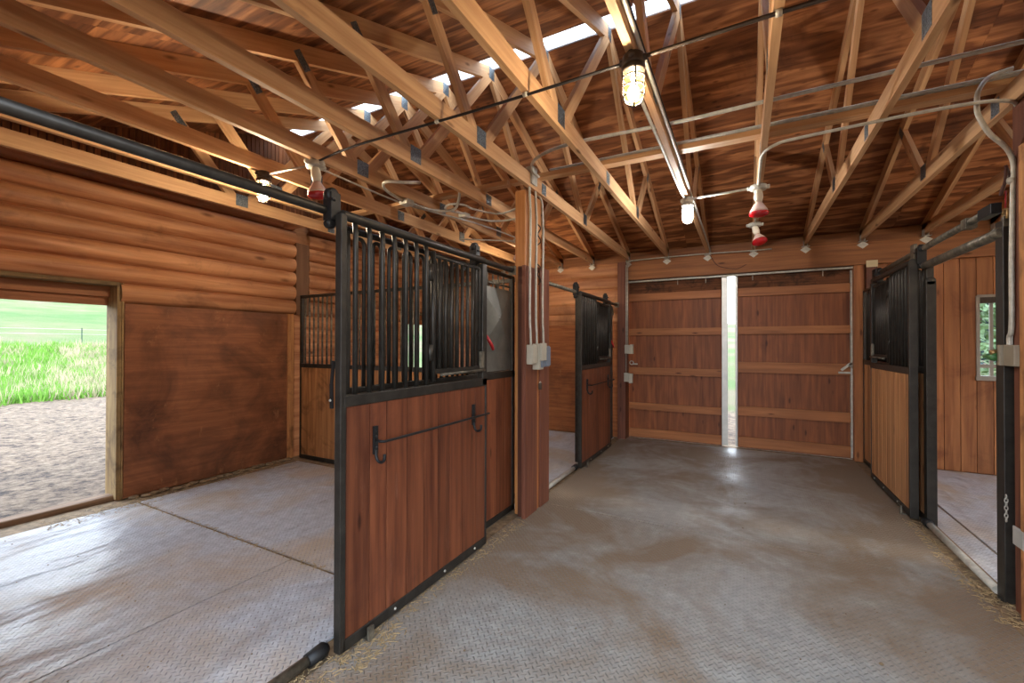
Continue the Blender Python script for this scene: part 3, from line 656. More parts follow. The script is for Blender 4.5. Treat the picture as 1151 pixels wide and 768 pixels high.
def stall_front(loc, mx, wmat, label, ln=1.83, sheet=True, handle=True):
    """fixed part of the stall front, behind the sliding door"""
    t = thing('stall_front', loc, label, 'stall front', 'fixed stall fronts'); X = lambda v: mx*v
    f = M(); f.box((-.024, -.03, .0), (.024, .02, 2.10), 2); f.tube([(0, 0, 2.115), (0, ln, 2.115)], .018, 10); f.box((-.02, ln-.045, 0), (.02, ln, 2.12), 2)
    f.box((-.02, 0, 1.21), (.02, ln, 1.268), 1); f.box((-.02, 0, .0), (.02, ln, .055), 1)
    if sheet: f.box((-.015, 1.25, .05), (.015, 1.29, 2.1), 2)
    f.build('frame', MT['black'], t, bevel=.004)
    planks(.02, ln-.045, .055, 1.212, 0, .03, int(ln/.145), wmat, t)
    y = .07; yend = 1.2 if sheet else ln-.1
    while y < yend:                                                                    # hairpin bars
        b = M(); b.tube([(0, y, 1.265), (0, y, 2.05)]+arc((0, y+.032, 2.05), .032, PI, 0, 8, (0, 1, 0), (0, 0, 1))+[(0, y+.064, 2.04), (0, y+.064, 1.265)], .0115, 8); b.build('hairpin_bar', MT['black'], t); y += .128
    if sheet:
        s0, s1, z0, z1 = 1.31, ln-.06, 1.275, 1.985
        b = M(); c = (X(.055), (s0+s1)/2, (1.43+z1)/2+.02); p = [(X(.006), s0, 1.43), (X(.006), s1, 1.43), (X(.006), s1, z1), (X(.006), s0, z1)]
        for i in range(4): b._add([p[i], p[(i+1) % 4], c], [(0, 1, 2) if mx > 0 else (2, 1, 0)], [(0, 0, 0)]*3)
        b._add(p, [(3, 2, 1, 0)], [(0, 0, 0)]*4)
        b.box((X(.004)-.002, s0, z0), (X(.004)+.002, s1, 1.43), 1); b.box((X(.008)-.003, s0, 1.424), (X(.008)+.003, s1, 1.434), 1); b.lathe((X(.05), c[1], c[2]), [(.022, 0), (.014, .008)], 8, (mx, 0, 0)); b.build('hay_panel', MT['sheet'], t)
        for i in range(5):
            b = M(); yy = s0+.05+i*.09; b.tube([(0, yy, 1.985), (0, yy, 2.1)], .008, 8); b.build('short_bar', MT['rail'], t)
        b = M(); b.tube([(0, s0, 2.02), (0, s1, 2.02)], .009, 8); b.build('comb_rail', MT['rail'], t)
    if handle:
        b = M(); b.tube(smooth_path([(X(.02), 1.27, 1.585), (X(.06), 1.27, 1.59), (X(.085), 1.30, 1.57)]), .008, 8); h = b.build('latch_lever', MT['blackd'], t)
        b = M(); b.tube([(X(.085), 1.298, 1.572), (X(.095), 1.36, 1.50), (X(.098), 1.385, 1.46)], [.011, .014, .012], 10); b.build('grip', MT['red'], h)
    return t
stall_door((-1.715, 1.455, 0), 1, MT['redboard'], 'red brown plank stall door with black bars, nearest on the left')
stall_door((-1.735, 4.985, 0), 1, MT['redboard'], 'red brown plank stall door of the second left stall, beyond the timber post')
stall_door((1.285, 4.90, 0), -1, MT['tanboard'], 'tan plank stall door with black bars on the right side of the aisle', depth=.06, bar=False).scale = (1, 1, 1.045)
stall_front((-1.865, 1.60, 0), 1, MT['redboard'], 'fixed stall front with grey steel hay panel behind the nearest left stall door', ln=1.90)
stall_front((-1.88, 5.30, 0), 1, MT['redboard'], 'fixed stall front of the second left stall, behind its open door', ln=1.62)
f = stall_front((1.378, 4.86, 0), -1, MT['tanboard'], 'fixed tan plank stall front behind the right stall door', ln=2.19, sheet=False, handle=False)
m = M(); m.box((-.033, -.05, 0), (.033, .02, 1.96), 2); m.lathe((0, -.015, 1.96), [(.033, -.035), (.033, .035)], 16, (0, 1, 0)); m.build('end_post', MT['black'], f, bevel=.004); f.scale = (1, 1, 1.04)
# partitions between stalls
def partition(loc, x0, x1, label, mat):
    t = thing('stall_partition', loc, label, 'partition')
    f = M(); f.box((x0, -.02, 2.115), (x1, .02, 2.15), 0); f.box((x0, -.022, 1.195), (x1, .022, 1.245), 0); f.box((x0, -.022, .0), (x1, .022, .05), 0); f.box((x0, -.02, 0), (x0+.03, .02, 2.14), 2); f.box((x1-.03, -.02, 0), (x1, .02, 2.14), 2)
    f.build('frame', MT['black'], t)
    n = int((x1-x0)/.083)
    for i in range(1, n):
        b = M(); x = x0+(x1-x0)*i/n; b.tube([(x, 0, 1.24), (x, 0, 2.12)], .0115, 8); b.build('bar', MT['rail'], t)
    b = M(); k = int((x1-x0)/.16)
    for i in range(k): b.box((x0+(x1-x0)*i/k+.002, -.016, .045), (x0+(x1-x0)*(i+1)/k-.002, .016, 1.2), 2, random.uniform(.8, 1.15))
    b.build('plank_panel', mat, t)
partition((0, 3.76, 0), -5.2, -1.86, 'barred partition with plank base between the two left stalls, in front of log wall', MT['partboard'])

# tracks
def tube_thing(name, pts, r, mat, label, cat, parts=(), group=None, n=12):
    t = thing(name, pts[0], label, cat, group); o = Vector(pts[0])
    b = M(); b.tube([Vector(p)-o for p in pts], r, n); b.build('tube', mat, t)
    for nm, lo, hi, mt in parts:
        b = M(); b.box(Vector(lo)-o, Vector(hi)-o); b.build(nm, mt, t, bevel=.003)
    return t
tube_thing('door_track', [(-1.785, -.3, 2.152), (-1.785, 1.5, 2.152), (-1.785, 3.36, 2.152)], .022, MT['black'], 'long black door track tube over the nearest left stall opening', 'door track', [('end_plate', (-1.82, 3.33, 2.11), (-1.75, 3.345, 2.19), MT['rail'])])
tube_thing('door_track', [(-1.785, 3.87, 2.14), (-1.785, 6.9, 2.14)], .021, MT['rail'], 'grey door track tube over the second left stall opening', 'door track', [('end_plate', (-1.82, 6.88, 2.10), (-1.75, 6.895, 2.18), MT['rail'])])
tube_thing('door_track', [(1.35, 3.72, 2.335), (1.35, 6.3, 2.315)], .024, MT['rail'], 'upper thin door track with roller brackets above the right stall', 'door track', [('wall_bracket', (1.325, 3.68, 2.30), (1.375, 3.85, 2.365), MT['blackd']), ('splice', (1.32, 4.0, 2.29), (1.38, 4.08, 2.36), MT['rail']), ('roller_bracket', (1.30, 6.16, 2.2), (1.33, 6.3, 2.36), MT['blackd']), ('roller_bracket', (1.30, 4.93, 2.12), (1.325, 5.02, 2.38), MT['rail'])])
tube_thing('header_tube', [(1.35, 3.6, 2.172), (1.35, 4.84, 2.172)], .032, MT['rail'], 'lower dusty steel tube spanning the right stall opening', 'header tube')
tube_thing('steel_post', [(1.368, 3.635, 0), (1.368, 3.635, .01)], .04, MT['black'], 'black square steel post at the right stall opening', 'post', [('column', (1.343, 3.59, 0.005), (1.393, 3.68, 2.24), MT['black']), ('cap', (1.345, 3.588, 2.20), (1.39, 3.62, 2.26), MT['rail'])])
def floor_track(pts, label):
    t = thing('floor_track', pts[0], label, 'floor track'); o = Vector(pts[0])
    b = M(); b.tube([Vector(p)-o for p in pts], .024, 12); b.build('pipe', MT['rail'] if pts[0][0] < -1 and pts[0][1] < 1 else MT['galv'], t)
    b = M(); a, c = Vector(pts[0])-o, Vector(pts[-1])-o; b.bar(a+Vector((-.04*(1 if pts[0][0] < 0 else -1), 0, -.018)), c+Vector((-.04*(1 if pts[0][0] < 0 else -1), 0, -.018)), .022, .02); b.build('edge_strip', MT['sillwood'], t)
    b = M(); b.lathe(c, [(.032, -.09), (.036, 0), (.02, .02)], 12, (0, 1, 0)); b.build('end_sleeve', MT['blackd'], t)
floor_track([(-1.785, -.2, .03), (-1.785, 1.42, .03)], 'rusty steel floor track at the nearest left stall opening')
floor_track([(-1.785, 3.87, .028), (-1.785, 4.98, .028)], 'grey steel floor track at the second left stall opening')
floor_track([(1.345, 3.68, .03), (1.345, 4.83, .03)], 'shiny steel floor track at the right stall opening')
# curb under the right front and left posts
t = thing('kick_bracket', (-1.737, 1.432, 0), 'small worn steel latch bracket on the back edge of the nearest left stall door', 'bracket')
m = M(); m.bar((-.004, 0, 1.42), (-.018, 0, 1.31), .008, .016); m.bar((-.018, 0, 1.31), (-.016, 0, 1.19), .008, .02); m.build('strap', MT['blackd'], t)
m = M(); m.lathe((-.017, -.006, 1.23), [(.007, 0), (.006, -.006)], 8, (0, 1, 0)); m.build('screw', MT['galv'], t)

# ------------------------------------------------------------------ lamps
def cage_lamp(loc, label, warm, power, dark=True):
    """jelly-jar lamp; loc = the top of its mounting box (under a truss chord)"""
    t = thing('cage_lamp', loc, label, 'lamp', 'caged barn lamps')
    body = MT['darkmetal'] if dark else MT['galv']
    b = M(); b.lathe((0, 0, 0), [(.042, 0), (.05, -.008), (.052, -.045), (.047, -.055)], 18)
    for k in range(4): b.lathe((.05*math.cos(k*PI/2), .05*math.sin(k*PI/2), -.025), [(.016, -.012), (.016, .012)], 10, (math.cos(k*PI/2), math.sin(k*PI/2), 0))
    b.build('mounting_box', body, t)
    b = M(); b.lathe((0, 0, -.055), [(.047, 0), (.055, -.006), (.055, -.024), (.05, -.03)], 18); b.build('collar', body, t)
    c = (1, .82, .42) if warm else (1, .97, .93)
    prof = [(.04, -.085), (.042, -.12), (.042, -.18), (.038, -.205), (.027, -.225), (.012, -.235)]
    b = M(); b.lathe((0, 0, 0), prof, 18); b.build('glass_jar', jar_mat('jar_warm' if warm else 'jar_white', (1, .72, .22) if warm else c, .5 if warm else 1.), t)
    b = M(); b.lathe((0, 0, 0), [(.01, -.10), (.011, -.145), (.024, -.165), (.028, -.185), (.022, -.205), (.008, -.214)], 14); b.build('bulb', emit('filament_warm' if warm else 'filament_white', (1, .86, .68) if warm else (1, .97, .95), power), t)
    b = M()
    for z, r_ in ((-.11, .05), (-.155, .05), (-.2, .047)): b.tube(arc((0, 0, z), r_, 0, 2*PI, 18, (1, 0, 0), (0, 1, 0)), .0036, 6, cap=False)
    for k in range(4):
        a = k*PI/2+.4; e = Vector((math.cos(a), math.sin(a), 0)); b.tube([e*.052+Vector((0, 0, -.08)), e*.05+Vector((0, 0, -.12)), e*.05+Vector((0, 0, -.19)), e*.036+Vector((0, 0, -.23)), Vector((0, 0, -.248))], .0036, 6)
    b.build('cage', body, t)
    return t
cage_lamp((-.455, 2.06, ZC), 'warm yellow caged lamp on the near conduit above the aisle', True, 560)
cage_lamp((-.455, 4.30, ZC), 'white glowing caged lamp farther along the aisle truss', False, 1050, False)
cage_lamp((-3.36, 2.09, ZC), 'warm caged lamp over the left stall, partly behind the black door track', True, 1250)
cage_lamp((-2.80, 5.6, ZC), 'warm caged lamp over the second left stall, hidden behind the timber post', True, 600)
cage_lamp((2.57, 2.06, ZC), 'added caged fill lamp over the right side, out of the picture', True, 700)  # unseen lamp added to brighten the interior against the daylight
cage_lamp((2.57, 4.6, ZC), 'added caged fill lamp inside the right stall, out of the picture', True, 700)  # second unseen lamp, added to lift the light on the right
def heat_lamp(loc, label, tilt=(0, 0), red=True, sc=1.22):
    t = thing('heat_lamp', loc, label, 'heat lamp', 'ceramic socket heat lamps'); t.scale = (sc, sc, sc)
    b = M(); b.lathe((0, 0, 0), [(.05, 0), (.056, -.006), (.056, -.026), (.048, -.034)], 16)
    for k in range(4): b.lathe((.055*math.cos(k*PI/2), .055*math.sin(k*PI/2), -.016), [(.014, -.014), (.014, .014)], 10, (math.cos(k*PI/2), math.sin(k*PI/2), 0))
    b.build('junction_box', MT['galv'], t)
    ax = Vector((tilt[0], tilt[1], -1)).normalized(); o = Vector((0, 0, -.034))
    b = M(); b.lathe(o, [(.022, 0), (.026, .012), (.03, .05), (.026, .066), (.022, .085)], 14, ax); b.build('socket', MT['white'], t)
    b = M(); b.lathe(o+ax*.083, [(.02, 0), (.03, .018), (.052, .052), (.062, .075)], 18, ax); bo = b.build('bulb_neck', MT['frost'], t)
    b = M(); b.lathe(o+ax*.155, [(.0615, 0), (.064, .012), (.058, .024), (.035, .034), (.004, .038)], 18, ax); b.build('bulb_face', MT['redglass' if red else 'frost'], t)
    return t
heat_lamp((-2.81, 2.14, ZC-.012), 'red heat lamp over the left stall, next to the black door track', (.05, .1))
heat_lamp((.115, 4.25, ZC), 'red heat lamp in the aisle, upper and nearer of the two', (.02, 0))
heat_lamp((.115, 5.55, ZC), 'red heat lamp in the aisle, lower in the photo, in front of the far header', (.25, -.35))
heat_lamp((-2.45, 4.75, ZC-.06), 'white heat lamp in the second left stall beside the timber post', (0, .1), False)
# small lever next to the first heat lamp is its second red bulb
# ------------------------------------------------------------------ conduits and boxes
def conduit(name, pts, r, mat, label, cat='conduit', group='electrical conduits', clips=(), smooth=True):
    o = Vector(pts[0]); t = thing(name, o, label, cat, group)
    b = M(); b.tube([p-o for p in (smooth_path(pts) if smooth else [Vector(p) for p in pts])], r, 8); b.build('pipe', mat, t)
    for c in clips:
        b = M(); b.lathe(Vector(c)-o, [(r*1.6, -.012), (r*1.6, .012)], 10, (Vector(pts[1])-Vector(pts[0]))); b.build('coupling', MT['galv'], t)
    return t
zc = ZC-.012
conduit('electrical_conduit', [(-2.76, 2.13, zc-.004), (-2.33, 2.09, zc), (-1.3, 2.10, zc), (-.51, 2.07, zc-.01)], .008, MT['cable'], 'dark conduit from the left heat lamp to the warm aisle lamp', clips=[(-1.64, 2.095, zc), (-1.04, 2.09, zc)])
conduit('electrical_conduit', [(-.40, 2.06, zc-.01), (.13, 2.06, zc), (.745, 2.07, zc), (1.9, 2.07, zc)], .0095, MT['darkmetal'], 'dark conduit running right from the warm aisle lamp', clips=[(.13, 2.06, zc)])
conduit('electrical_conduit', [(-3.30, 2.10, zc-.01), (-2.87, 2.14, zc-.012)], .008, MT['galv'], 'short pale conduit between the left cage lamp and red heat lamp', smooth=False)
zc2 = ZC+DCH+.012
conduit('electrical_conduit', [(-1.56, 3.40, zc2-.05), (-1.58, 3.30, zc2-.01), (-1.45, 3.14, zc2), (-1.12, 3.04, zc2), (-.4, 3.08, zc2), (.2, 3.07, zc2), (1.2, 3.06, zc2), (2.6, 3.06, zc2)], .012, MT['galv'], 'upper galvanised conduit bending out of the post top and crossing the trusses')
zc3 = ZC+DCH+.05
for dy, lb in ((0, 'front'), (.035, 'back')):
    conduit('electrical_conduit', [(-1.5, 3.50+dy, zc3), (.5, 3.48+dy, zc3), (1.6, 3.47+dy, zc3), (2.6, 3.47+dy, zc3)], .009, MT['galv'], '%s one of two parallel conduits lying on the ridge brace' % lb, smooth=False)
zc4 = ZC-.014
conduit('electrical_conduit', [(.115, 4.2, zc4), (.115, 3.75, zc4), (.125, 3.52, zc4), (.20, 3.40, zc4), (.33, 3.365, zc4), (.85, 3.33, zc4), (1.15, 3.34, zc4), (1.30, 3.40, zc4), (1.37, 3.50, zc4), (1.39, 3.53, zc4-.08)], .0105, MT['galv'], 'conduit bending from the aisle heat lamp across to the right post')
conduit('electrical_conduit', [(-.39, 4.3, zc4), (-.2, 4.29, zc4), (.06, 4.26, zc4)], .0105, MT['galv'], 'short conduit joining the white cage lamp and the upper heat lamp', smooth=False)
conduit('electrical_conduit', [(.115, 4.31, zc4), (.115, 5.5, zc4)], .0095, MT['galv'], 'conduit along the chord between the two aisle heat lamps', smooth=False)
conduit('electrical_conduit', [(-.50, 2.12, ZC+.02), (-.50, 2.5, ZC-.002), (-.495, 3.2, ZC-.004), (-.49, 4.0, ZC-.006), (-.475, 4.26, ZC-.012)], .0105, MT['galv'], 'conduit on the left of the lamp truss chord between both cage lamps')
conduit('electrical_conduit', [(-.43, 1.2, ZC+.05), (-.43, 3.0, ZC+.05), (-.43, 5.5, ZC+.05), (-.43, 6.9, ZC+.03), (-.43, 6.99, ZC-.02)], .0105, MT['galv'], 'conduit on the right side of the lamp truss chord reaching the far header')
conduit('electrical_conduit', [(-.43, 1.1, ZC+.085), (-.43, 3.0, ZC+.085), (-.43, 4.2, ZC+.085)], .008, MT['cable'], 'dark cable on the right side of the lamp truss chord', smooth=False)
conduit('electrical_conduit', [(-1.63, 7.0, ZC-.02), (-1.04, 7.0, ZC-.012), (-.43, 7.0, ZC-.014), (.1, 6.99, ZC-.03), (.35, 6.99, ZC-.03)], .0085, MT['galv'], 'conduit along the top of the far header over the barn doors', smooth=False)
for dx, z1, lb in ((0, 1.06, 'left'), (.022, 1.43, 'right')):
    conduit('electrical_conduit', [(-1.642+dx, 6.915, ZC-.1), (-1.642+dx, 6.91, z1)], .0085, MT['galv'], '%s one of two conduits down the far left door post' % lb, smooth=False)
conduit('hanging_wire', [(-.43, 7.0, 2.83), (-.36, 7.0, 2.70), (-.28, 6.99, 2.64), (-.12, 6.99, 2.60), (-.05, 6.99, 2.605), (.04, 6.98, 2.65)], .004, MT['rope'], 'loose thin wire hanging in front of the far header', 'wire', None)
# three conduits down the left post, the box on top of them
for y0, ztop, dx, zend, lb in ((3.375, 2.96, 0, 1.50, 'nearest of the three conduits down the left timber post'), (3.50, 2.93, .0, 1.50, 'middle of the three conduits down the left timber post'), (3.645, 2.88, .0, 1.49, 'farthest of the three conduits down the left timber post')):
    x = -1.635
    conduit('electrical_conduit', [(x-.03, y0-.03, ztop), (x, y0-.015, ztop-.06), (x, y0+.0, ztop-.15), (x+.004, y0+.01, ztop-.35), (x+.004, y0, 2.1), (x+.004, y0, 1.75), (x+.004, y0+.012, 1.62), (x+.004, y0+.02, zend)], .0105, MT['galv'], lb)
def gbox(name, lo, hi, mat, label, cat, lid=None, ax=0):
    lo, hi = Vector(lo), Vector(hi); c = (lo+hi)/2; c.z = lo.z
    t = thing(name, c, label, cat, 'electrical boxes')
    b = M(); b.box(lo-c, hi-c); b.build('housing', mat, t, bevel=.006)
    if lid:
        b = M(); b.box(Vector(lid[0])-c, Vector(lid[1])-c); b.build('cover', lid[2], t, bevel=.004)
    return t
gbox('junction_box', (-1.67, 3.36, 2.90), (-1.61, 3.46, 3.05), MT['galv'], 'galvanised junction box on top of the left timber post', 'junction box', ((-1.612, 3.355, 2.895), (-1.602, 3.465, 3.055), MT['galv']))
gbox('switch_box', (-1.655, 3.355, 1.33), (-1.60, 3.45, 1.50), MT['greybox'], 'beige switch box on the left timber post, nearest of its row', 'switch box', ((-1.60, 3.36, 1.34), (-1.592, 3.445, 1.49), MT['greybox']))
s = gbox('switch_box', (-1.655, 3.475, 1.28), (-1.585, 3.57, 1.51), MT['greybox'], 'large beige outlet box with flip cover, middle of the row on the left timber post', 'switch box', ((-1.585, 3.475, 1.36), (-1.555, 3.57, 1.515), MT['greybox']))
b = M(); b.box((.036, -.02, .02), (.05, .025, .075), 0); b.build('outlet', MT['greybox2'], s)
gbox('switch_box', (-1.655, 3.60, 1.30), (-1.58, 3.70, 1.49), MT['greybox2'], 'blue grey covered outlet box, farthest of the row on the left timber post', 'switch box', ((-1.58, 3.605, 1.31), (-1.57, 3.695, 1.48), MT['greybox2']))
t = thing('padlock', (-1.642, 3.62, 1.15), 'small dark padlock hanging under the switch boxes on the left post', 'padlock')
m = M(); m.box((-.012, -.018, -.06), (.012, .018, 0), 2); m.build('body', MT['darkmetal'], t, bevel=.003); m = M(); m.tube(arc((0, 0, 0), .014, 0, PI, 8, (0, 1, 0), (0, 0, 1)), .003, 6); m.build('shackle', MT['galv'], t)
gbox('switch_box', (-1.655, 6.86, 1.36), (-1.57, 6.93, 1.50), MT['greybox'], 'upper grey box on the far left door post', 'switch box', ((-1.57, 6.86, 1.36), (-1.525, 6.925, 1.51), MT['greybox']))
gbox('switch_box', (-1.665, 6.86, .92), (-1.59, 6.93, 1.06), MT['greybox'], 'lower grey box on the far left door post', 'switch box', ((-1.59, 6.86, .90), (-1.535, 6.925, 1.05), MT['greybox']))
# left overhead loops
conduit('electrical_conduit', [(-2.50, 2.95, ZC+.05), (-2.47, 2.75, ZC-.02), (-2.62, 2.66, ZC-.02), (-2.75, 2.80, ZC-.02), (-2.82, 3.08, ZC-.02)], .013, MT['galv'], 'curled conduit left of the clamped box above the left stall door')
conduit('electrical_conduit', [(-2.80, 3.18, ZC-.02), (-2.74, 3.46, ZC-.02), (-2.55, 3.52, ZC-.02), (-2.36, 3.34, ZC-.01), (-2.25, 3.2, ZC+.04)], .013, MT['galv'], 'curled conduit right of the clamped box above the left stall door')
gbox('junction_box', (-2.86, 3.08, ZC-.05), (-2.76, 3.18, ZC-.001), MT['galv'], 'round clamped junction box above the left stall door', 'junction box')
conduit('electrical_conduit', [(-2.52, 3.70, ZC-.02), (-2.62, 3.5, ZC-.02), (-2.50, 3.38, ZC-.02), (-2.38, 3.45, ZC-.02), (-2.36, 3.62, ZC-.02), (-2.2, 3.86, ZC-.02), (-1.86, 3.72, ZC-.02)], .010, MT['galv'], 'looped pale conduit between the second overhead box and the timber post')
conduit('electrical_conduit', [(-2.55, 3.78, ZC-.02), (-2.42, 4.05, ZC-.02), (-2.1, 4.08, ZC-.02), (-1.84, 3.78, ZC-.03)], .010, MT['galv'], 'lower curved pale conduit behind the timber post')
gbox('junction_box', (-2.61, 3.69, ZC-.045), (-2.52, 3.78, ZC-.001), MT['galv'], 'second junction box above the left stall door, nearer the post', 'junction box')
conduit('electrical_conduit', [(-2.86, 2.2, ZC-.02), (-2.88, 2.9, ZC-.02), (-2.84, 3.3, ZC-.02), (-2.6, 4.0, ZC-.03), (-2.47, 4.68, ZC-.05)], .008, MT['galv'], 'thin conduit along the truss chord to the white heat lamp')
conduit('electrical_conduit', [(-3.2, 4.55, ZC-.02), (-2.51, 4.75, ZC-.08)], .008, MT['galv'], 'pale conduit reaching the white heat lamp from the left', smooth=False)
# right post fittings
conduit('electrical_conduit', [(1.335, 3.452, 3.055), (1.312, 3.45, 3.052), (1.233, 3.43, 3.024), (1.18, 3.4, 2.95), (1.172, 3.4, 2.88), (1.178, 3.4, 2.806), (1.225, 3.41, 2.698), (1.292, 3.44, 2.63), (1.335, 3.475, 2.575), (1.352, 3.49, 2.50), (1.35, 3.495, 2.40), (1.345, 3.50, 2.0), (1.345, 3.505, 1.62), (1.345, 3.53, 1.55), (1.345, 3.53, 1.50)], .0125, MT['galv'], 'bent conduit looping down the right timber post', clips=[(1.345, 3.5, 2.44)])
t = gbox('outlet_box', (1.315, 3.41, 1.385), (1.37, 3.52, 1.505), MT['olivebox'], 'beige outlet box on the right timber post with green plug', 'outlet box', ((1.30, 3.52, 1.385), (1.37, 3.55, 1.505), MT['olivebox']))
b = M(); b.lathe((-.045, .085, .05), [(.022, 0), (.024, .02), (.016, .05), (.008, .08)], 12, (-.3, 1, 0)); b.build('plug', MT['green'], t)
b = M(); b.lathe((-.05, .085, .072), [(.02, 0), (.012, .03)], 10, (-.2, 1, .3)); b.build('brass_screw', MT['brass'], t)
gbox('switch_box', (1.335, 3.375, .385), (1.347, 3.49, .49), MT['alum'], 'small pale cover plate low on the right timber post', 'cover plate')
t = thing('hanging_snap', (1.36, 3.60, 2.56), 'brown leather loop with brass snap hanging on the right timber post', 'tether snap')
m = M(); m.tube(smooth_path([(0, 0, 0), (.02, .02, -.06), (.0, .035, -.12), (-.02, .0, -.17), (-.01, -.02, -.1), (0, -.01, -.02)]), .008, 8); m.build('loop', MT['rope'], t)
m = M(); m.tube([(0, 0, -.15), (0, .003, -.25)], .004, 6); m.build('cord', MT['red'], t)
m = M(); m.tube(arc((0, .0, -.285), .028, 0, 2*PI, 14, (0, 1, 0), (0, 0, 1)), .008, 8); m.tube([(0, 0, -.315), (0, 0, -.36)], .01, 8); m.build('snap', MT['brass'], t)
t = thing('chain_latch', (1.378, 3.585, .62), 'short rusty chain hanging low on the black steel post', 'chain')
for i in range(7):
    b = M(); e = (1, 0, 0) if i % 2 else (0, 1, 0); b.tube([Vector((-.03, -.0, -.022*i))+Vector(e)*.007*math.cos(a*PI/4)+Vector((0, 0, .014*math.sin(a*PI/4))) for a in range(9)], .003, 6, cap=False); b.build('chain_link', MT['galv'], t)

# ------------------------------------------------------------------ outside
def hz(x, y):
    h = -.06+.1*max(0, -x-18)+.045*max(0, -x-34)
    h += .06*max(0, y-16)+.03*math.sin(x*.31)*math.sin(y*.27)
    if x < -6.5 or y > 9: h += .03*math.sin(x*2.1+y*1.3)*math.sin(y*1.9-x*.7)
    return h
b = M()
xs_ = [-160, -120, -90, -70, -55, -45, -38, -33, -30, -28]+[-26+i*.5 for i in range(42)]+[-5.15+i*1.5 for i in range(9)]+[10, 14, 20, 30, 45, 70, 110]
ys_ = [-60, -40, -25, -15, -8, -4, -2, -1]+[-.5+i*.5 for i in range(24)]+[12, 13, 14, 16, 18, 20, 24, 28, 34, 42, 55, 75, 110, 160]
vs = [(x, y, hz(x, y) if not (-5.45 < x < 5.1 and .0 < y < 7.3) else -.25) for x in xs_ for y in ys_]; ny = len(ys_)
fs = [(i*ny+j, (i+1)*ny+j, (i+1)*ny+j+1, i*ny+j+1) for i in range(len(xs_)-1) for j in range(ny-1)]
b._add(vs, fs, vs, 1., 0, True)
struct('ground', b, MT['terrain'])
b = M()
for i in range(3400):
    d = -16.6-16*random.random()**1.5; a = random.uniform(.12, .46); x, y = d, -d*a
    dry = random.random() < (.16 if a < .28 else .45); hgt = random.uniform(.16, .38)*(1.25 if dry else 1)
    tone = random.uniform(.7, 1.25)
    for k in range(11):
        px, py = x+random.gauss(0, .16), y+random.gauss(0, .16); z = hz(px, py)-.01
        w = random.uniform(.012, .026); lx, ly = random.gauss(0, .1), random.gauss(0, .1); hh = hgt*random.uniform(.6, 1.2)
        dx, dy = random.choice(((w, 0), (0, w), (w*.7, w*.7)))
        b._add([(px-dx, py-dy, z), (px+dx, py+dy, z), (px+lx, py+ly, z+hh)], [(0, 1, 2)], [(0, 0, 0)]*3, tone, 1 if dry else 0)
tag(b.build('meadow_grass', [MT['grass'], MT['drygrass']]), 'green and dry meadow grass on the slope outside the doorway', 'grass', None, 'stuff')
FY = 10.39
t = thing('fence_post', (-34, FY, hz(-34, FY)), 'dark green steel fence post on the grass slope outside', 'fence post')
m = M(); m.box((-.02, -.02, -.1), (.02, .02, .86), 2); m.box((-.03, -.005, 0), (.0, .005, .86), 2); m.build('stake', MT['tpost'], t)
for z in (.5, .77):
    m = M(); m.box((-.04, -.03, z-.02), (.02, .03, z+.02), 2); m.build('insulator', MT['blackd'], t)
for z, lb in ((.5, 'lower'), (.77, 'upper')):
    m = M(); m.tube([(-34+.04, FY+yy, hz(-34, FY)+z+.012*(yy*yy)*.0) for yy in (-12, -6, -2, 0, 2, 6)], .0035, 6); tag(m.build('fence_wire', MT['tape']), '%s white electric fence wire across the slope' % lb, 'fence wire')
# trees beyond
def tree_mesh(conifer, hgt, seed):
    rnd = random.Random(seed); f = M(); tr = M()
    for i in range(2600):
        t_ = rnd.random()**.7; h = .08+.92*t_
        rad = (hgt*.24*(1-h)**.8+.05)*(.55+.45*abs(math.sin(h*26))) if conifer else hgt*.32*math.sin(PI*min(.98, .12+.86*h))**.7
        a = rnd.uniform(0, 2*PI); q = rad*math.sqrt(rnd.uniform(.25, 1))*(.8+.3*math.sin(a*3+seed))
        p = Vector((q*math.cos(a), q*math.sin(a), h*hgt)); s_ = hgt*rnd.uniform(.018, .04)
        e = Vector((rnd.gauss(0, 1), rnd.gauss(0, 1), rnd.gauss(0, .6))).normalized()*s_; g = Vector((rnd.gauss(0, 1), rnd.gauss(0, 1), rnd.gauss(0, .6))).normalized()*s_*.6
        f._add([p-e-g*.3, p+g, p+e, p-g], [(0, 1, 2, 3)], [(0, 0, 0)]*4)
    tr.tube([(0, 0, -.3), (0.03*hgt, 0, hgt*.5), (0, 0, hgt*.95)], [hgt*.022, hgt*.014, hgt*.003], 8)
    return f, tr
protos = {}
def tree(x, y, hgt, kind, label):
    conifer = kind == 'needle'; k = (kind, int(hgt > 8))
    t = thing('conifer_tree' if conifer else 'leafy_tree', (x, y, hz(x, y)-.1), label, 'tree', 'trees beyond the paddock')
    if k not in protos:
        f, tr = tree_mesh(conifer, hgt, len(protos)+3); protos[k] = (f.build('foliage', MT[kind], t), tr.build('trunk', MT['bark'], t), hgt)
    else:
        for o in protos[k][:2]:
            c = o.copy(); COL.objects.link(c); c.parent = t
        s_ = hgt/protos[k][2]; t.scale = (s_, s_, s_); t.rotation_euler[2] = x+y
n = 0
spots = [(-64+random.uniform(-3, 3), 15.8+i*1.15, random.uniform(2.2, 3.4), 'needle') for i in range(8)]
names = ['blue conifer on the hill crest, %s in the row, through the doorway' % o for o in ('leftmost', 'second from left', 'third from left', 'fourth from left', 'fourth from right', 'third from right', 'second from right', 'rightmost')]
for (x, y, h, k), lb in zip(spots, names): tree(x, y, h, k, lb)
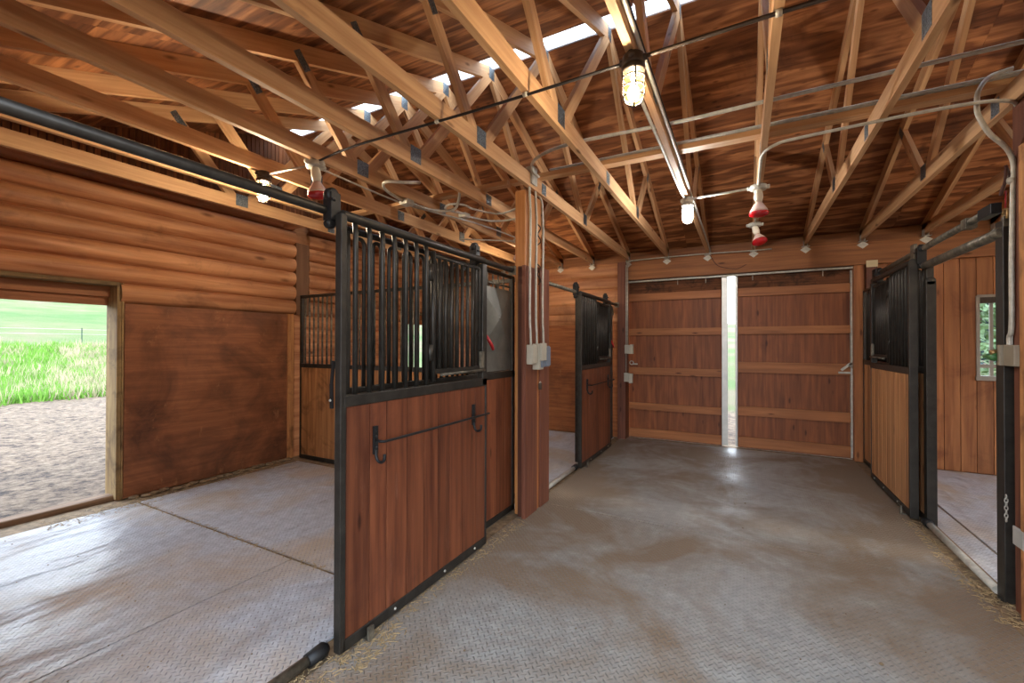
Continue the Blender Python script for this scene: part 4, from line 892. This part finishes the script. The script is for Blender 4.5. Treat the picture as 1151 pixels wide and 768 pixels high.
for (x, y, h, k), lb in zip([(6.6, 19.5, 5.2, 'leaf'), (8.6, 22, 6.4, 'needle'), (10.2, 26, 6.8, 'leaf'), (11.5, 23, 5.6, 'needle'), (8.4, 31, 9.5, 'needle')],
    ['small leafy tree outside the right stall window, left side', 'blue conifer framed in the right stall window', 'leafy tree behind the conifer outside the right stall window', 'conifer outside the right stall window, right side', 'tall conifer far behind the right stall window']): tree(x, y, h, k, lb)

# ------------------------------------------------------------------ light and camera
wd = bpy.data.worlds.new('sky'); S.world = wd; wd.use_nodes = True; nt = wd.node_tree; nt.nodes.clear()
tc = N(nt, 'ShaderNodeTexCoord'); sp = N(nt, 'ShaderNodeSeparateXYZ'); nt.links.new(tc.outputs['Generated'], sp.inputs[0])
rp = ramp(nt, [(.0, (.84, .88, .93)), (.12, (.88, .93, 1.)), (.6, (.68, .81, 1.)), (1., (.58, .75, 1.))]); nt.links.new(sp.outputs[2], rp.inputs[0])
bg = N(nt, 'ShaderNodeBackground', i_Strength=4.6); nt.links.new(rp.outputs[0], bg.inputs[0]); o = N(nt, 'ShaderNodeOutputWorld'); nt.links.new(bg.outputs[0], o.inputs[0])
sun = bpy.data.lights.new('sun', 'SUN'); sun.energy = 1.5; sun.angle = R(3); sun.color = (1, .96, .9); so = bpy.data.objects.new('sun', sun); COL.objects.link(so)
so.rotation_euler = Vector((-.55, .1, -.83)).to_track_quat('-Z', 'Y').to_euler()
def portal(loc, rot, sx, sy):
    l = bpy.data.lights.new('portal', 'AREA'); l.shape = 'RECTANGLE'; l.size = sx; l.size_y = sy; l.cycles.is_portal = True
    p = bpy.data.objects.new('daylight_portal', l); COL.objects.link(p); p.location = loc; p.rotation_euler = rot
portal((-.17, YN-.12, 1.3), (R(90), 0, 0), 3.15, 2.6)
portal((XR+.15, 1.6, 1.04), (0, R(90), 0), 2.1, 1.); portal((XR+.15, 5.5, 1.04), (0, R(90), 0), 2.1, 2.); portal((XW-.25, 1.28, 1.04), (0, R(-90), 0), 2.08, 1.24); portal((XW-.25, 6.45, 1.04), (0, R(-90), 0), 2.08, 1.0)
cam = bpy.data.cameras.new('camera'); co = bpy.data.objects.new('camera', cam); COL.objects.link(co)
yaw, pit, rol = R(28.15), R(.43), R(.12)
fw = Vector((-math.sin(yaw)*math.cos(pit), math.cos(yaw)*math.cos(pit), math.sin(pit))); rt = Vector((math.cos(yaw), math.sin(yaw), 0)); up = rt.cross(fw)
r2 = rt*math.cos(rol)+up*math.sin(rol); u2 = up*math.cos(rol)-rt*math.sin(rol)
co.matrix_world = Matrix(((r2.x, u2.x, -fw.x, 0), (r2.y, u2.y, -fw.y, 0), (r2.z, u2.z, -fw.z, 1.5), (0, 0, 0, 1)))
cam.sensor_width = 36; cam.lens = 486/1151*36; cam.clip_start = .02; cam.clip_end = 500
S.camera = co
vs_ = S.view_settings; vs_.view_transform = 'Standard'; vs_.look = 'None'; vs_.gamma = 1; vs_.use_curve_mapping = False; vs_.exposure = 0.52
S.cycles.max_bounces = 10; S.cycles.diffuse_bounces = 6; S.cycles.transparent_max_bounces = 12; S.cycles.caustics_reflective = False; S.cycles.caustics_refractive = False
S.cycles.sample_clamp_indirect = 6
